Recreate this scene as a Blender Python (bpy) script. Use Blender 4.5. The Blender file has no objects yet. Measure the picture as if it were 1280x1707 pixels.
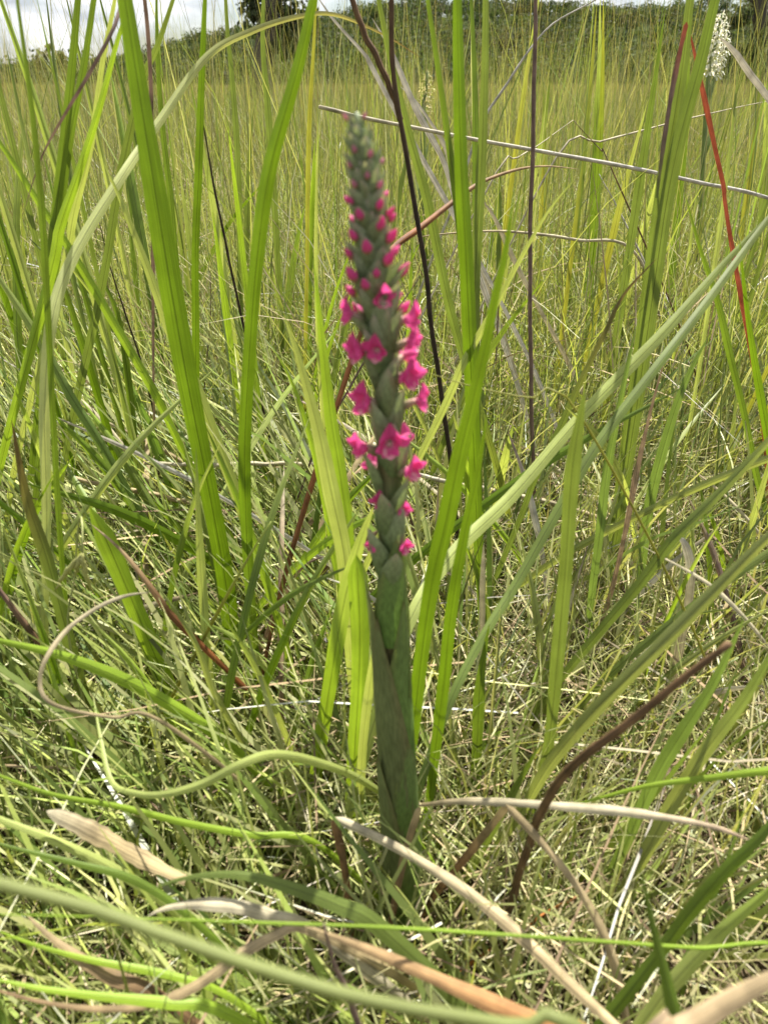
import bpy, math, random
import numpy as np
from mathutils import Vector, Matrix

random.seed(7)
rng = np.random.default_rng(11)
scene = bpy.context.scene
COL = scene.collection
R = math.radians

# ------------------------------------------------------------------ camera
H = 0.60                      # camera height above the soil
TILT = R(30.0)
FPX = 26.0 / 36.0 * 1707.0    # focal length in photograph pixels
cam_d = bpy.data.cameras.new('camera')
cam_d.lens = 26.0
cam_d.sensor_width = 36.0
cam_d.sensor_fit = 'AUTO'
cam_d.clip_start = 0.01
cam_d.clip_end = 3000.0
cam_d.dof.use_dof = True
cam_d.dof.focus_distance = 1.15
cam_d.dof.aperture_fstop = 9.5
cam = bpy.data.objects.new('camera', cam_d)
COL.objects.link(cam)
cam.location = (0, 0, H)
cam.rotation_euler = (R(90) - TILT, 0, 0)
scene.camera = cam

# ------------------------------------------------------------------ world and sun
SUN_AZ, SUN_EL = R(28), R(62)          # azimuth measured from straight ahead towards +x
world = bpy.data.worlds.new('World')
scene.world = world
world.use_nodes = True
wn, wl = world.node_tree.nodes, world.node_tree.links
wn.clear()
sky_t = wn.new('ShaderNodeTexSky')
sky_t.sky_type = 'NISHITA'
sky_t.sun_disc = False
sky_t.sun_elevation = SUN_EL
sky_t.sun_rotation = SUN_AZ
sky_t.dust_density = 1.5
tc = wn.new('ShaderNodeTexCoord')
mp = wn.new('ShaderNodeMapping'); mp.inputs['Scale'].default_value = (2.2, 2.2, 7.0)
mp.inputs['Location'].default_value = (0.35, 0.1, 0.2)
nz = wn.new('ShaderNodeTexNoise'); nz.inputs['Scale'].default_value = 2.4
nz.inputs['Detail'].default_value = 7; nz.inputs['Roughness'].default_value = 0.55
rp = wn.new('ShaderNodeValToRGB')
rp.color_ramp.elements[0].position = 0.36; rp.color_ramp.elements[0].color = (0, 0, 0, 1)
rp.color_ramp.elements[1].position = 0.56; rp.color_ramp.elements[1].color = (1, 1, 1, 1)
nz2 = wn.new('ShaderNodeTexNoise'); nz2.inputs['Scale'].default_value = 5.0; nz2.inputs['Detail'].default_value = 6
rp2 = wn.new('ShaderNodeValToRGB')
rp2.color_ramp.elements[0].position = 0.35; rp2.color_ramp.elements[0].color = (4.6, 4.9, 5.4, 1)
rp2.color_ramp.elements[1].position = 0.62; rp2.color_ramp.elements[1].color = (10.4, 10.4, 10.5, 1)
mxw = wn.new('ShaderNodeMix'); mxw.data_type = 'RGBA'
bg = wn.new('ShaderNodeBackground'); bg.inputs['Strength'].default_value = 0.05
wo = wn.new('ShaderNodeOutputWorld')
wl.new(tc.outputs['Generated'], mp.inputs['Vector'])
wl.new(mp.outputs[0], nz.inputs['Vector']); wl.new(mp.outputs[0], nz2.inputs['Vector'])
wl.new(nz.outputs['Fac'], rp.inputs[0]); wl.new(nz2.outputs['Fac'], rp2.inputs[0])
wl.new(rp.outputs[0], mxw.inputs[0]); wl.new(sky_t.outputs[0], mxw.inputs[6]); wl.new(rp2.outputs[0], mxw.inputs[7])
wl.new(mxw.outputs[2], bg.inputs['Color']); wl.new(bg.outputs[0], wo.inputs[0])

sun_d = bpy.data.lights.new('sun', 'SUN')
sun_d.energy = 5.0
sun_d.angle = R(0.55)
sun_d.color = (1.0, 0.96, 0.88)
sun = bpy.data.objects.new('sun', sun_d)
COL.objects.link(sun)
to_sun = Vector((math.sin(SUN_AZ) * math.cos(SUN_EL), math.cos(SUN_AZ) * math.cos(SUN_EL), math.sin(SUN_EL)))
sun.rotation_euler = to_sun.to_track_quat('Z', 'Y').to_euler()
sun.location = to_sun * 50

scene.view_settings.view_transform = 'Standard'
scene.view_settings.look = 'None'
scene.view_settings.gamma = 1.0
scene.view_settings.use_curve_mapping = False
scene.view_settings.exposure = 1.55
scene.render.engine = 'CYCLES'
scene.cycles.use_denoising = True
scene.cycles.max_bounces = 7
scene.cycles.diffuse_bounces = 3
scene.cycles.glossy_bounces = 2
scene.cycles.transmission_bounces = 4
scene.cycles.caustics_reflective = False
scene.cycles.caustics_refractive = False

# ------------------------------------------------------------------ where things stand
def ray(px, py):
    cx, cy = (px - 640) / FPX, (853.5 - py) / FPX
    return Vector((cx, math.cos(TILT) + math.sin(TILT) * cy, -math.sin(TILT) + math.cos(TILT) * cy))
def P(px, py, v, mode='y'):
    """a point of the meadow: 'y' at ground distance v, 'd' at depth v, 'z' at height v"""
    d = ray(px, py)
    if mode == 'y': s = v / d.y
    elif mode == 'z': s = (v - H) / d.z
    else: s = v
    return Vector((0, 0, H)) + d * s
def depth(p):
    return p.y * math.cos(TILT) + (H - p.z) * math.sin(TILT)

# ------------------------------------------------------------------ materials
def leaf_material(name, transl=0.38, rough=0.42, spec=0.4, veins=True, tint=(1.25, 1.15, 0.6), bump=0.0, midrib=0.0, streak=(13, 9, 0.68, 1.25), blotch=(26, 1.12, 0.72)):
    m = bpy.data.materials.new(name); m.use_nodes = True
    n, l = m.node_tree.nodes, m.node_tree.links
    n.clear()
    at = n.new('ShaderNodeAttribute'); at.attribute_name = 'col'
    colour = at.outputs['Color']
    pr = n.new('ShaderNodeBsdfPrincipled')
    if veins:
        uv = n.new('ShaderNodeUVMap')
        mpg = n.new('ShaderNodeMapping'); mpg.inputs['Scale'].default_value = (streak[0], streak[1], 1)
        no = n.new('ShaderNodeTexNoise'); no.inputs['Scale'].default_value = 1.0; no.inputs['Detail'].default_value = 3
        ra = n.new('ShaderNodeMapRange'); ra.inputs[1].default_value = 0.3; ra.inputs[2].default_value = 0.7
        ra.inputs[3].default_value = streak[2]; ra.inputs[4].default_value = streak[3]
        l.new(uv.outputs[0], mpg.inputs[0]); l.new(mpg.outputs[0], no.inputs['Vector']); l.new(no.outputs['Fac'], ra.inputs[0])
        # blotches of wear along the blade
        tcn = n.new('ShaderNodeTexCoord')
        nb = n.new('ShaderNodeTexNoise'); nb.inputs['Scale'].default_value = blotch[0]; nb.inputs['Detail'].default_value = 4
        rb = n.new('ShaderNodeMapRange'); rb.inputs[1].default_value = 0.3; rb.inputs[2].default_value = 0.75
        rb.inputs[3].default_value = blotch[1]; rb.inputs[4].default_value = blotch[2]
        l.new(tcn.outputs['Object'], nb.inputs['Vector']); l.new(nb.outputs['Fac'], rb.inputs[0])
        mu = n.new('ShaderNodeMath'); mu.operation = 'MULTIPLY'
        l.new(ra.outputs[0], mu.inputs[0]); l.new(rb.outputs[0], mu.inputs[1])
        fac = mu.outputs[0]
        if midrib:
            sx = n.new('ShaderNodeSeparateXYZ'); l.new(uv.outputs[0], sx.inputs[0])
            a = n.new('ShaderNodeMath'); a.operation = 'SUBTRACT'; a.inputs[1].default_value = 0.5
            b = n.new('ShaderNodeMath'); b.operation = 'ABSOLUTE'
            c = n.new('ShaderNodeMapRange'); c.inputs[1].default_value = 0.015; c.inputs[2].default_value = 0.04
            c.inputs[3].default_value = 1.0 - midrib; c.inputs[4].default_value = 1.0
            l.new(sx.outputs[0], a.inputs[0]); l.new(a.outputs[0], b.inputs[0]); l.new(b.outputs[0], c.inputs[0])
            m2 = n.new('ShaderNodeMath'); m2.operation = 'MULTIPLY'
            l.new(fac, m2.inputs[0]); l.new(c.outputs[0], m2.inputs[1]); fac = m2.outputs[0]
        vm = n.new('ShaderNodeVectorMath'); vm.operation = 'SCALE'
        l.new(colour, vm.inputs[0]); l.new(fac, vm.inputs['Scale'])
        colour = vm.outputs[0]
        bp = n.new('ShaderNodeBump'); bp.inputs['Strength'].default_value = 0.35; bp.inputs['Distance'].default_value = 0.0004
        l.new(no.outputs['Fac'], bp.inputs['Height']); l.new(bp.outputs[0], pr.inputs['Normal'])
    l.new(colour, pr.inputs['Base Color'])
    pr.inputs['Roughness'].default_value = rough
    pr.inputs['Specular IOR Level'].default_value = spec
    tr = n.new('ShaderNodeBsdfTranslucent')
    tm = n.new('ShaderNodeVectorMath'); tm.operation = 'MULTIPLY'; tm.inputs[1].default_value = tint
    l.new(colour, tm.inputs[0]); l.new(tm.outputs[0], tr.inputs['Color'])
    mx = n.new('ShaderNodeMixShader'); mx.inputs[0].default_value = transl
    l.new(pr.outputs[0], mx.inputs[1]); l.new(tr.outputs[0], mx.inputs[2])
    o = n.new('ShaderNodeOutputMaterial'); l.new(mx.outputs[0], o.inputs[0])
    return m

M_GREEN = leaf_material('green_blade', 0.42, 0.42, 0.35, True, (1.2, 1.15, 0.55), midrib=0.55, streak=(26, 3, 0.7, 1.25))
M_DRY = leaf_material('dry_blade', 0.15, 0.65, 0.2, True, (1.1, 1.0, 0.8), streak=(9, 2.5, 0.4, 1.35), blotch=(70, 1.3, 0.5))
M_FINE = leaf_material('fine_grass', 0.36, 0.45, 0.4, False, (1.3, 1.25, 0.6))
M_STRAW = leaf_material('straw', 0.12, 0.85, 0.06, False, (1.1, 1.0, 0.8))
M_TREE = leaf_material('tree_leaves', 0.3, 0.75, 0.08, False, (1.25, 1.2, 0.6))
M_PETAL = leaf_material('petal', 0.42, 0.5, 0.25, False, (1.15, 1.0, 1.05))
M_BRACT = leaf_material('bract', 0.22, 0.5, 0.3, True, (1.2, 1.2, 0.6))
M_STEM = leaf_material('orchid_stem', 0.06, 0.45, 0.35, True, (1.2, 1.2, 0.6))

def bark_material():
    m = bpy.data.materials.new('bark'); m.use_nodes = True
    n, l = m.node_tree.nodes, m.node_tree.links
    pr = n['Principled BSDF']; pr.inputs['Roughness'].default_value = 0.9
    t = n.new('ShaderNodeTexCoord'); mpg = n.new('ShaderNodeMapping'); mpg.inputs['Scale'].default_value = (9, 9, 2)
    no = n.new('ShaderNodeTexNoise'); no.inputs['Detail'].default_value = 8
    cr = n.new('ShaderNodeValToRGB')
    cr.color_ramp.elements[0].color = (0.02, 0.016, 0.012, 1); cr.color_ramp.elements[1].color = (0.1, 0.08, 0.065, 1)
    l.new(t.outputs['Object'], mpg.inputs[0]); l.new(mpg.outputs[0], no.inputs['Vector']); l.new(no.outputs['Fac'], cr.inputs[0])
    l.new(cr.outputs[0], pr.inputs['Base Color'])
    bp = n.new('ShaderNodeBump'); bp.inputs['Strength'].default_value = 0.6; bp.inputs['Distance'].default_value = 0.03
    l.new(no.outputs['Fac'], bp.inputs['Height']); l.new(bp.outputs[0], pr.inputs['Normal'])
    return m
M_BARK = bark_material()

def soil_material():
    m = bpy.data.materials.new('soil'); m.use_nodes = True
    n, l = m.node_tree.nodes, m.node_tree.links
    pr = n['Principled BSDF']; pr.inputs['Roughness'].default_value = 1.0; pr.inputs['Specular IOR Level'].default_value = 0.02
    t = n.new('ShaderNodeTexCoord')
    a = n.new('ShaderNodeTexNoise'); a.inputs['Scale'].default_value = 30; a.inputs['Detail'].default_value = 8
    ca = n.new('ShaderNodeValToRGB')
    ca.color_ramp.elements[0].color = (0.025, 0.018, 0.012, 1); ca.color_ramp.elements[1].color = (0.13, 0.1, 0.06, 1)
    b = n.new('ShaderNodeTexNoise'); b.inputs['Scale'].default_value = 0.12; b.inputs['Detail'].default_value = 9
    cb = n.new('ShaderNodeValToRGB')
    cb.color_ramp.elements[0].position = 0.35; cb.color_ramp.elements[1].position = 0.65
    cb.color_ramp.elements[0].color = (0.08, 0.1, 0.025, 1); cb.color_ramp.elements[1].color = (0.14, 0.1, 0.045, 1)
    # bare soil under the tall grass close by, sward beyond
    sp = n.new('ShaderNodeSeparateXYZ'); l.new(t.outputs['Object'], sp.inputs[0])
    mr = n.new('ShaderNodeMapRange'); mr.inputs[1].default_value = 6; mr.inputs[2].default_value = 25
    l.new(sp.outputs[1], mr.inputs[0])
    mx = n.new('ShaderNodeMix'); mx.data_type = 'RGBA'
    l.new(t.outputs['Object'], a.inputs['Vector']); l.new(t.outputs['Object'], b.inputs['Vector'])
    l.new(a.outputs['Fac'], ca.inputs[0]); l.new(b.outputs['Fac'], cb.inputs[0])
    l.new(mr.outputs[0], mx.inputs[0]); l.new(ca.outputs[0], mx.inputs[6]); l.new(cb.outputs[0], mx.inputs[7])
    l.new(mx.outputs[2], pr.inputs['Base Color'])
    bp = n.new('ShaderNodeBump'); bp.inputs['Strength'].default_value = 0.8; bp.inputs['Distance'].default_value = 0.01
    l.new(a.outputs['Fac'], bp.inputs['Height']); l.new(bp.outputs[0], pr.inputs['Normal'])
    return m
M_SOIL = soil_material()

# ------------------------------------------------------------------ mesh helpers
def tag(o, label=None, cat=None, group=None, kind=None):
    if label: o['label'] = label
    if cat: o['category'] = cat
    if group: o['group'] = group
    if kind: o['kind'] = kind
    return o
def mesh_np(name, V, F, C=None, UV=None, smooth=True):
    """V (n,3), F (m,4) or list of polygons, C (n,3) colours, UV (n,2) per vertex"""
    me = bpy.data.meshes.new(name)
    V = np.asarray(V, dtype=np.float32)
    if isinstance(F, np.ndarray):
        m, k = F.shape
        me.vertices.add(len(V)); me.vertices.foreach_set('co', V.ravel())
        me.loops.add(m * k); me.loops.foreach_set('vertex_index', F.astype(np.int32).ravel())
        me.polygons.add(m)
        me.polygons.foreach_set('loop_start', np.arange(0, m * k, k, dtype=np.int32))
        me.polygons.foreach_set('loop_total', np.full(m, k, dtype=np.int32))
        me.update(calc_edges=True)
    else:
        me.from_pydata([tuple(v) for v in V], [], F)
    if smooth:
        me.polygons.foreach_set('use_smooth', np.ones(len(me.polygons), dtype=bool))
    if C is not None:
        a = me.color_attributes.new('col', 'FLOAT_COLOR', 'POINT')
        c4 = np.ones((len(V), 4), dtype=np.float32); c4[:, :3] = C
        a.data.foreach_set('color', c4.ravel())
    if UV is not None:
        u = me.uv_layers.new(name='UVMap')
        li = np.empty(len(me.loops), dtype=np.int32); me.loops.foreach_get('vertex_index', li)
        u.data.foreach_set('uv', np.asarray(UV, dtype=np.float32)[li].ravel())
    return me
def link(name, me, mat, parent=None):
    o = bpy.data.objects.new(name, me)
    if me is not None and mat is not None and not me.materials: me.materials.append(mat)
    COL.objects.link(o)
    if parent: o.parent = parent
    return o
def catmull(pts, n):
    pts = [Vector(p) for p in pts]
    if len(pts) == 2: pts = [pts[0], (pts[0] + pts[1]) / 2, pts[1]]
    q = [pts[0] * 2 - pts[1]] + pts + [pts[-1] * 2 - pts[-2]]
    seg = [(pts[i + 1] - pts[i]).length ** 0.5 + 1e-6 for i in range(len(pts) - 1)]
    tot = sum(x * x for x in seg); out = []
    acc = [0]
    for x in seg: acc.append(acc[-1] + x * x)
    for k in range(n + 1):
        s = tot * k / n
        i = 0
        while i < len(seg) - 1 and s > acc[i + 1]: i += 1
        t = (s - acc[i]) / (acc[i + 1] - acc[i])
        a, b, c, d = q[i], q[i + 1], q[i + 2], q[i + 3]
        out.append(0.5 * ((2 * b) + (c - a) * t + (2 * a - 5 * b + 4 * c - d) * t * t + (3 * b - a - 3 * c + d) * t ** 3))
    return out
def mixc(a, b, t): return tuple(a[i] * (1 - t) + b[i] * t for i in range(3))

# ------------------------------------------------------------------ ground and hill
def make_ground():
    nx, ny = 90, 110
    xs = np.sign(np.linspace(-1, 1, nx)) * np.abs(np.linspace(-1, 1, nx)) ** 3 * 900
    ys = -40 + np.linspace(0, 1, ny) ** 3 * 1600
    X, Y = np.meshgrid(xs, ys)
    Z = 0.0 * X + 0.02 * np.sin(X * 0.5) * np.clip((np.hypot(X, Y) - 3) / 10, 0, 1)
    V = np.stack([X, Y, Z], -1).reshape(-1, 3)
    i = np.arange(ny - 1)[:, None] * nx + np.arange(nx - 1)[None]
    F = np.stack([i, i + 1, i + nx + 1, i + nx], -1).reshape(-1, 4)
    return tag(link('ground', mesh_np('ground', V, F), M_SOIL), kind='structure')
make_ground()

# ridge of the wooded hill: photograph column -> elevation of the crest, as metres at 300 m
RID = [(-900, 4), (-300, 3), (0, 2), (250, 2), (330, 6), (400, 13), (500, 17.5), (640, 21.5), (760, 24.5), (900, 24), (1060, 25), (1200, 26.5), (1400, 27), (1800, 24), (2400, 20)]
def hill_h(x, y):
    col = 640 + x / np.maximum(y, 1) * math.cos(TILT) * FPX * 1.0
    top = np.interp(col, [r[0] for r in RID], [r[1] for r in RID])
    s = np.clip((y - 150) / 150, 0, 1)
    s = s * s * (3 - 2 * s)
    bump = 1 + 0.08 * np.sin(x * 0.045 + 1) * np.sin(y * 0.03) + 0.05 * np.sin(x * 0.11 + y * 0.05)
    return top * s * bump * 0.83 - 0.3
def make_hill():
    nx, ny = 120, 40
    xs = np.linspace(-420, 520, nx); ys = np.linspace(145, 420, ny)
    X, Y = np.meshgrid(xs, ys)
    Z = hill_h(X, Y) * np.clip((420 - Y) / 100, 0, 1) + np.where(Y > 419, -1, 0)
    V = np.stack([X, Y, Z], -1).reshape(-1, 3)
    i = np.arange(ny - 1)[:, None] * nx + np.arange(nx - 1)[None]
    F = np.stack([i, i + 1, i + nx + 1, i + nx], -1).reshape(-1, 4)
    m = bpy.data.materials.new('hill_ground'); m.use_nodes = True
    n, l = m.node_tree.nodes, m.node_tree.links
    no = n.new('ShaderNodeTexNoise'); no.inputs['Scale'].default_value = 0.08; no.inputs['Detail'].default_value = 6
    tcn = n.new('ShaderNodeTexCoord'); cr = n.new('ShaderNodeValToRGB')
    cr.color_ramp.elements[0].color = (0.03, 0.04, 0.015, 1); cr.color_ramp.elements[1].color = (0.055, 0.065, 0.028, 1)
    l.new(tcn.outputs['Object'], no.inputs['Vector']); l.new(no.outputs['Fac'], cr.inputs[0])
    l.new(cr.outputs[0], n['Principled BSDF'].inputs['Base Color']); n['Principled BSDF'].inputs['Roughness'].default_value = 1.0; n['Principled BSDF'].inputs['Specular IOR Level'].default_value = 0.0
    tag(link('hill', mesh_np('hill', V, F), m), kind='structure')
make_hill()

# ------------------------------------------------------------------ trees
def leaf_cloud(centres, radii, n_per, size, cols, flat=0.75):
    """leaf-sized quads spread through clumps: centres (k,3), radii (k,), cols (k,3)"""
    k = len(centres)
    idx = np.repeat(np.arange(k), n_per)
    N = len(idx)
    d = rng.normal(size=(N, 3)); d /= np.linalg.norm(d, axis=1)[:, None]
    r = rng.uniform(0.55, 1.08, N)
    c = centres[idx] + d * (radii[idx] * r)[:, None] * np.array([1, 1, flat])
    nrm = d + rng.normal(size=(N, 3)) * 0.7 + np.array([0, 0, 0.35]); nrm /= np.linalg.norm(nrm, axis=1)[:, None]
    a = np.cross(nrm, rng.normal(size=(N, 3))); a /= np.linalg.norm(a, axis=1)[:, None]
    b = np.cross(nrm, a)
    s = (size * rng.uniform(0.6, 1.3, N))[:, None]
    V = np.stack([c - a * s, c - b * s * 0.55, c + a * s, c + b * s * 0.55], 1).reshape(-1, 3)
    F = np.arange(N * 4).reshape(-1, 4)
    C = np.repeat(cols[idx] * rng.uniform(0.75, 1.25, N)[:, None], 4, axis=0)
    return V, F, C

def tree_clumps(x, y, z0, h, rad, n):
    """clump centres of a rounded crown that sits on its trunk"""
    a = rng.uniform(0, 2 * np.pi, n); rr = rad * np.sqrt(rng.uniform(0, 1, n)) * 0.85
    top = np.sqrt(np.clip(1 - (rr / rad) ** 2, 0.05, 1))
    zz = z0 + h * (0.35 + 0.6 * top * rng.uniform(0.35, 1, n))
    return np.stack([x + np.cos(a) * rr, y + np.sin(a) * rr, zz], -1)

TREE_COLS = 0.62 * np.array([(0.075, 0.105, 0.035), (0.1, 0.14, 0.045), (0.05, 0.075, 0.035), (0.13, 0.16, 0.055), (0.08, 0.11, 0.05), (0.12, 0.12, 0.06)])
def make_woods():
    cs, rs, cl = [], [], []
    def put(x, y, h, rad, n, dark=1.0):
        z0 = float(hill_h(np.array(x), np.array(y))) if y > 150 else 0.0
        c = tree_clumps(x, y, max(z0, 0) - 0.3 * h, h, rad, n)
        cs.append(c); rs.append(rng.uniform(0.28, 0.46, n) * rad)
        base = TREE_COLS[rng.integers(len(TREE_COLS))] * dark
        cl.append(base * rng.uniform(0.75, 1.3, (n, 1)))
    # slope
    for k in range(1700):
        y = rng.uniform(160, 318); col = rng.uniform(250, 1700) if k % 5 else rng.uniform(-700, 250)
        x = (col - 640) / FPX / math.cos(TILT) * y
        h = rng.uniform(5, 9.5); put(x, y, h, h * rng.uniform(0.45, 0.7), 14)
    # foot of the hill and the belt of trees across the far side of the meadow
    for k in range(230):
        col = rng.uniform(-900, 2200); y = rng.uniform(128, 158)
        x = (col - 640) / FPX / math.cos(TILT) * y
        h = rng.uniform(2.8, 5.2) if col < 380 else rng.uniform(2.5, 6.0)
        put(x, y, h, h * rng.uniform(0.45, 0.7), 9, 0.8)
    c = np.concatenate(cs); r = np.concatenate(rs); q = np.concatenate(cl)
    V, F, C = leaf_cloud(c, r, 16, 0.42, q)
    o = link('woods', mesh_np('woods', V, F, C, smooth=False), M_TREE)
    tag(o, 'distant green woods covering the hillside and the far edge of the meadow', 'woods', kind='stuff')
make_woods()

def tube_mesh(name, pts, radii, sides=8, col=None, n=None, uv=True, cap=True, rough=0.0):
    n = n or max(6, len(pts) * 4)
    ring = catmull(pts, n)
    if rough:
        lr = max(radii)
        ph = [random.uniform(0, 6) for _ in range(4)]
        for i in range(1, n):
            f = i / n
            ring[i] = ring[i] + Vector((math.sin(f * 19 + ph[0]) + 0.6 * math.sin(f * 43 + ph[1]), 0, math.sin(f * 23 + ph[2]) + 0.6 * math.sin(f * 37 + ph[3]))) * lr * rough
    rad = np.interp(np.linspace(0, 1, n + 1), np.linspace(0, 1, len(radii)), radii)
    V, C, UV = [], [], []
    up = Vector((0.13, 0.97, 0.2))
    for i, p in enumerate(ring):
        t = (ring[min(i + 1, n)] - ring[max(i - 1, 0)]).normalized()
        a = t.cross(up)
        if a.length < 0.05: a = t.cross(Vector((1, 0, 0)))
        a.normalize(); b = t.cross(a); up = a.cross(t)
        for k in range(sides):
            an = 2 * math.pi * k / sides
            V.append(p + (a * math.cos(an) + b * math.sin(an)) * rad[i] * (1 + rough * 0.35 * math.sin(i * 2.3 + k * 2.0)))
            UV.append((k / sides * 2, i / n * 2))
            if col is not None:
                f = i / n
                C.append(col(f) if callable(col) else col)
    F = []
    for i in range(n):
        for k in range(sides):
            F.append((i * sides + k, i * sides + (k + 1) % sides, (i + 1) * sides + (k + 1) % sides, (i + 1) * sides + k))
    if cap:
        F.append(tuple(range(sides))[::-1]); F.append(tuple(n * sides + k for k in range(sides)))
    return mesh_np(name, np.array(V), F, np.array(C) if C else None, UV if uv else None)

def lone_tree(base, trunk_px, h, rad, label, dark, clumps, n_leaf, size, spread_low=()):
    root = bpy.data.objects.new('tree', None); COL.objects.link(root); root.location = base
    tag(root, label, 'tree')
    pts = [Vector(q) - base for q in trunk_px]
    w = rad * 0.05 + 0.05
    tr = link('trunk', tube_mesh('trunk', pts, [w * 1.25, w, w * 0.85, w * 0.7], 10, uv=False), M_BARK, root)
    top = pts[-1]
    cents = []
    for k in range(7):
        a = k * 2.4 + 0.4; zt = 0.55 + 0.07 * k
        s = pts[0].lerp(top, zt * 0.9)
        e = s + Vector((math.cos(a) * rad * 0.75, math.sin(a) * rad * 0.75, h * 0.18))
        m = s.lerp(e, 0.5) + Vector((0, 0, -0.1 * rad * random.random()))
        link('limb', tube_mesh('limb', [s, m, e], [w * 0.45, w * 0.3, w * 0.1], 6, uv=False), M_BARK, tr)
        cents.append(e); cents.append(m.lerp(e, 0.6))
    for q in spread_low: 
        e = Vector(q) - base; s = pts[0].lerp(top, min(0.9, max(0.1, (e.z - 0.3) / max(top.z, 1))))
        link('limb', tube_mesh('limb', [s, s.lerp(e, 0.5) + Vector((0, 0, 0.15)), e], [w * 0.35, w * 0.25, w * 0.08], 6, uv=False), M_BARK, tr)
    c = np.array([tuple(q) for q in cents] + [(top.x + rng.normal() * rad * 0.45, top.y + rng.normal() * rad * 0.45, top.z + rng.uniform(-0.15, 0.25) * h) for _ in range(clumps)])
    r = rng.uniform(0.16, 0.3, len(c)) * rad
    if spread_low:
        lo = []
        for q in spread_low:
            for _ in range(3): lo.append(np.array(Vector(q) - base) + rng.normal(size=3) * 0.1)
        c = np.concatenate([c, np.array(lo)]); r = np.concatenate([r, rng.uniform(0.16, 0.3, len(lo))])
    q = np.tile(np.array(dark), (len(c), 1)) * rng.uniform(0.7, 1.4, (len(c), 1))
    V, F, C = leaf_cloud(c, r, n_leaf, size, q)
    link('crown', mesh_np('crown', V, F, C, smooth=False), M_TREE, root)
    return root

tb = P(434, 195, 16); tb.z = 0
lone_tree(tb, [tb, P(438, 110, 16), P(452, 10, 16), P(462, -60, 16.1), P(470, -300, 16.3)], 5.5, 2.6,
          'dark trunked tree standing in the meadow before the hill', (0.045, 0.06, 0.025), 26, 60, 0.07,
          [tuple(P(478, 18, 16)), tuple(P(488, 62, 16.1)), tuple(P(425, 25, 15.9)), tuple(P(470, 75, 15.9)), tuple(P(418, 10, 16)), tuple(P(500, 40, 16.2))])
tb = P(1262, 170, 24); tb.z = 0
lone_tree(tb, [tb, P(1262, 90, 24), P(1268, 0, 24), P(1275, -150, 24)], 5.5, 2.8,
          'dark bushy tree with pale bare twigs at the foot of the wooded hill', (0.04, 0.055, 0.025), 24, 80, 0.09,
          [tuple(P(1235, 30, 24)), tuple(P(1245, 85, 23.8)), tuple(P(1290, 40, 24)), tuple(P(1225, 100, 24)), tuple(P(1265, 110, 23.8)), tuple(P(1300, 110, 24)), tuple(P(1240, 125, 24)), tuple(P(1275, 60, 23.7))])

def bush(px, py_top, Y, half_px, label, col):
    b = P(px, 150, Y); b.z = 0
    root = bpy.data.objects.new('bush', None); COL.objects.link(root); root.location = b
    tag(root, label, 'bush', None)
    hgt = P(px, py_top, Y).z; rad = half_px / FPX * Y
    stem = [Vector((0, 0, -0.05)), Vector((0.05, 0, hgt * 0.35)), Vector((-0.05, 0.02, hgt * 0.75))]
    link('stem', tube_mesh('stem', stem, [0.06, 0.045, 0.02], 6, uv=False), M_BARK, root)
    c = tree_clumps(0, 0, 0, hgt, rad, 16)
    q = np.tile(np.array(col), (16, 1)) * rng.uniform(0.7, 1.3, (16, 1))
    V, F, C = leaf_cloud(c, rng.uniform(0.2, 0.36, 16) * rad, 45, 0.085, q)
    link('foliage', mesh_np('foliage', V, F, C, smooth=False), M_TREE, root)
bush(96, 68, 38, 26, 'pale olive bush rising above the far line of trees', (0.16, 0.16, 0.07))
bush(-40, 80, 42, 40, 'dark green bush at the far edge of the meadow', (0.07, 0.1, 0.04))
bush(1150, 95, 60, 60, 'low grey green bush in front of the hill beside the dark tree', (0.09, 0.11, 0.05))

# ------------------------------------------------------------------ meadow grass that nobody could count
def blades_np(x, y, z0, h, w, lean, az, bend, cb, ct, segs=4, minz=0.004):
    """many thin tapering blades; cb and ct colours at foot and tip"""
    n = len(x); psi = rng.uniform(-0.9, 0.9, n)
    p = np.stack([x, y, z0], -1)
    V = np.empty((n, segs + 1, 2, 3), dtype=np.float32); C = np.empty((n, segs + 1, 2, 3), dtype=np.float32)
    hz = np.stack([-np.sin(az), np.cos(az), np.zeros(n)], -1)
    kink = rng.normal(0, 0.05, (segs + 1, n)); sway = az.copy()
    for i in range(segs + 1):
        t = i / segs
        th = lean + bend * t * t + kink[i]
        sway = sway + rng.normal(0, 0.04, n)
        T = np.stack([np.sin(th) * np.cos(sway), np.sin(th) * np.sin(sway), np.cos(th)], -1)
        if i: p = p + T * (h / segs)[:, None]
        p[:, 2] = np.maximum(p[:, 2], minz)
        A = hz * np.cos(psi)[:, None] + np.cross(T, hz) * np.sin(psi)[:, None]
        ww = w * (0.75 + 0.25 * min(1, t * 3)) * (1 - t ** 2.2 * 0.94) * 0.5
        V[:, i, 0] = p - A * ww[:, None]; V[:, i, 1] = p + A * ww[:, None]
        c = cb * (1 - t) + ct * t
        C[:, i, 0] = c; C[:, i, 1] = c
    k = np.arange(n)[:, None] * (segs + 1) * 2 + np.arange(segs)[None] * 2
    F = np.stack([k, k + 1, k + 3, k + 2], -1).reshape(-1, 4)
    return V.reshape(-1, 3), F, C.reshape(-1, 3)

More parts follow.
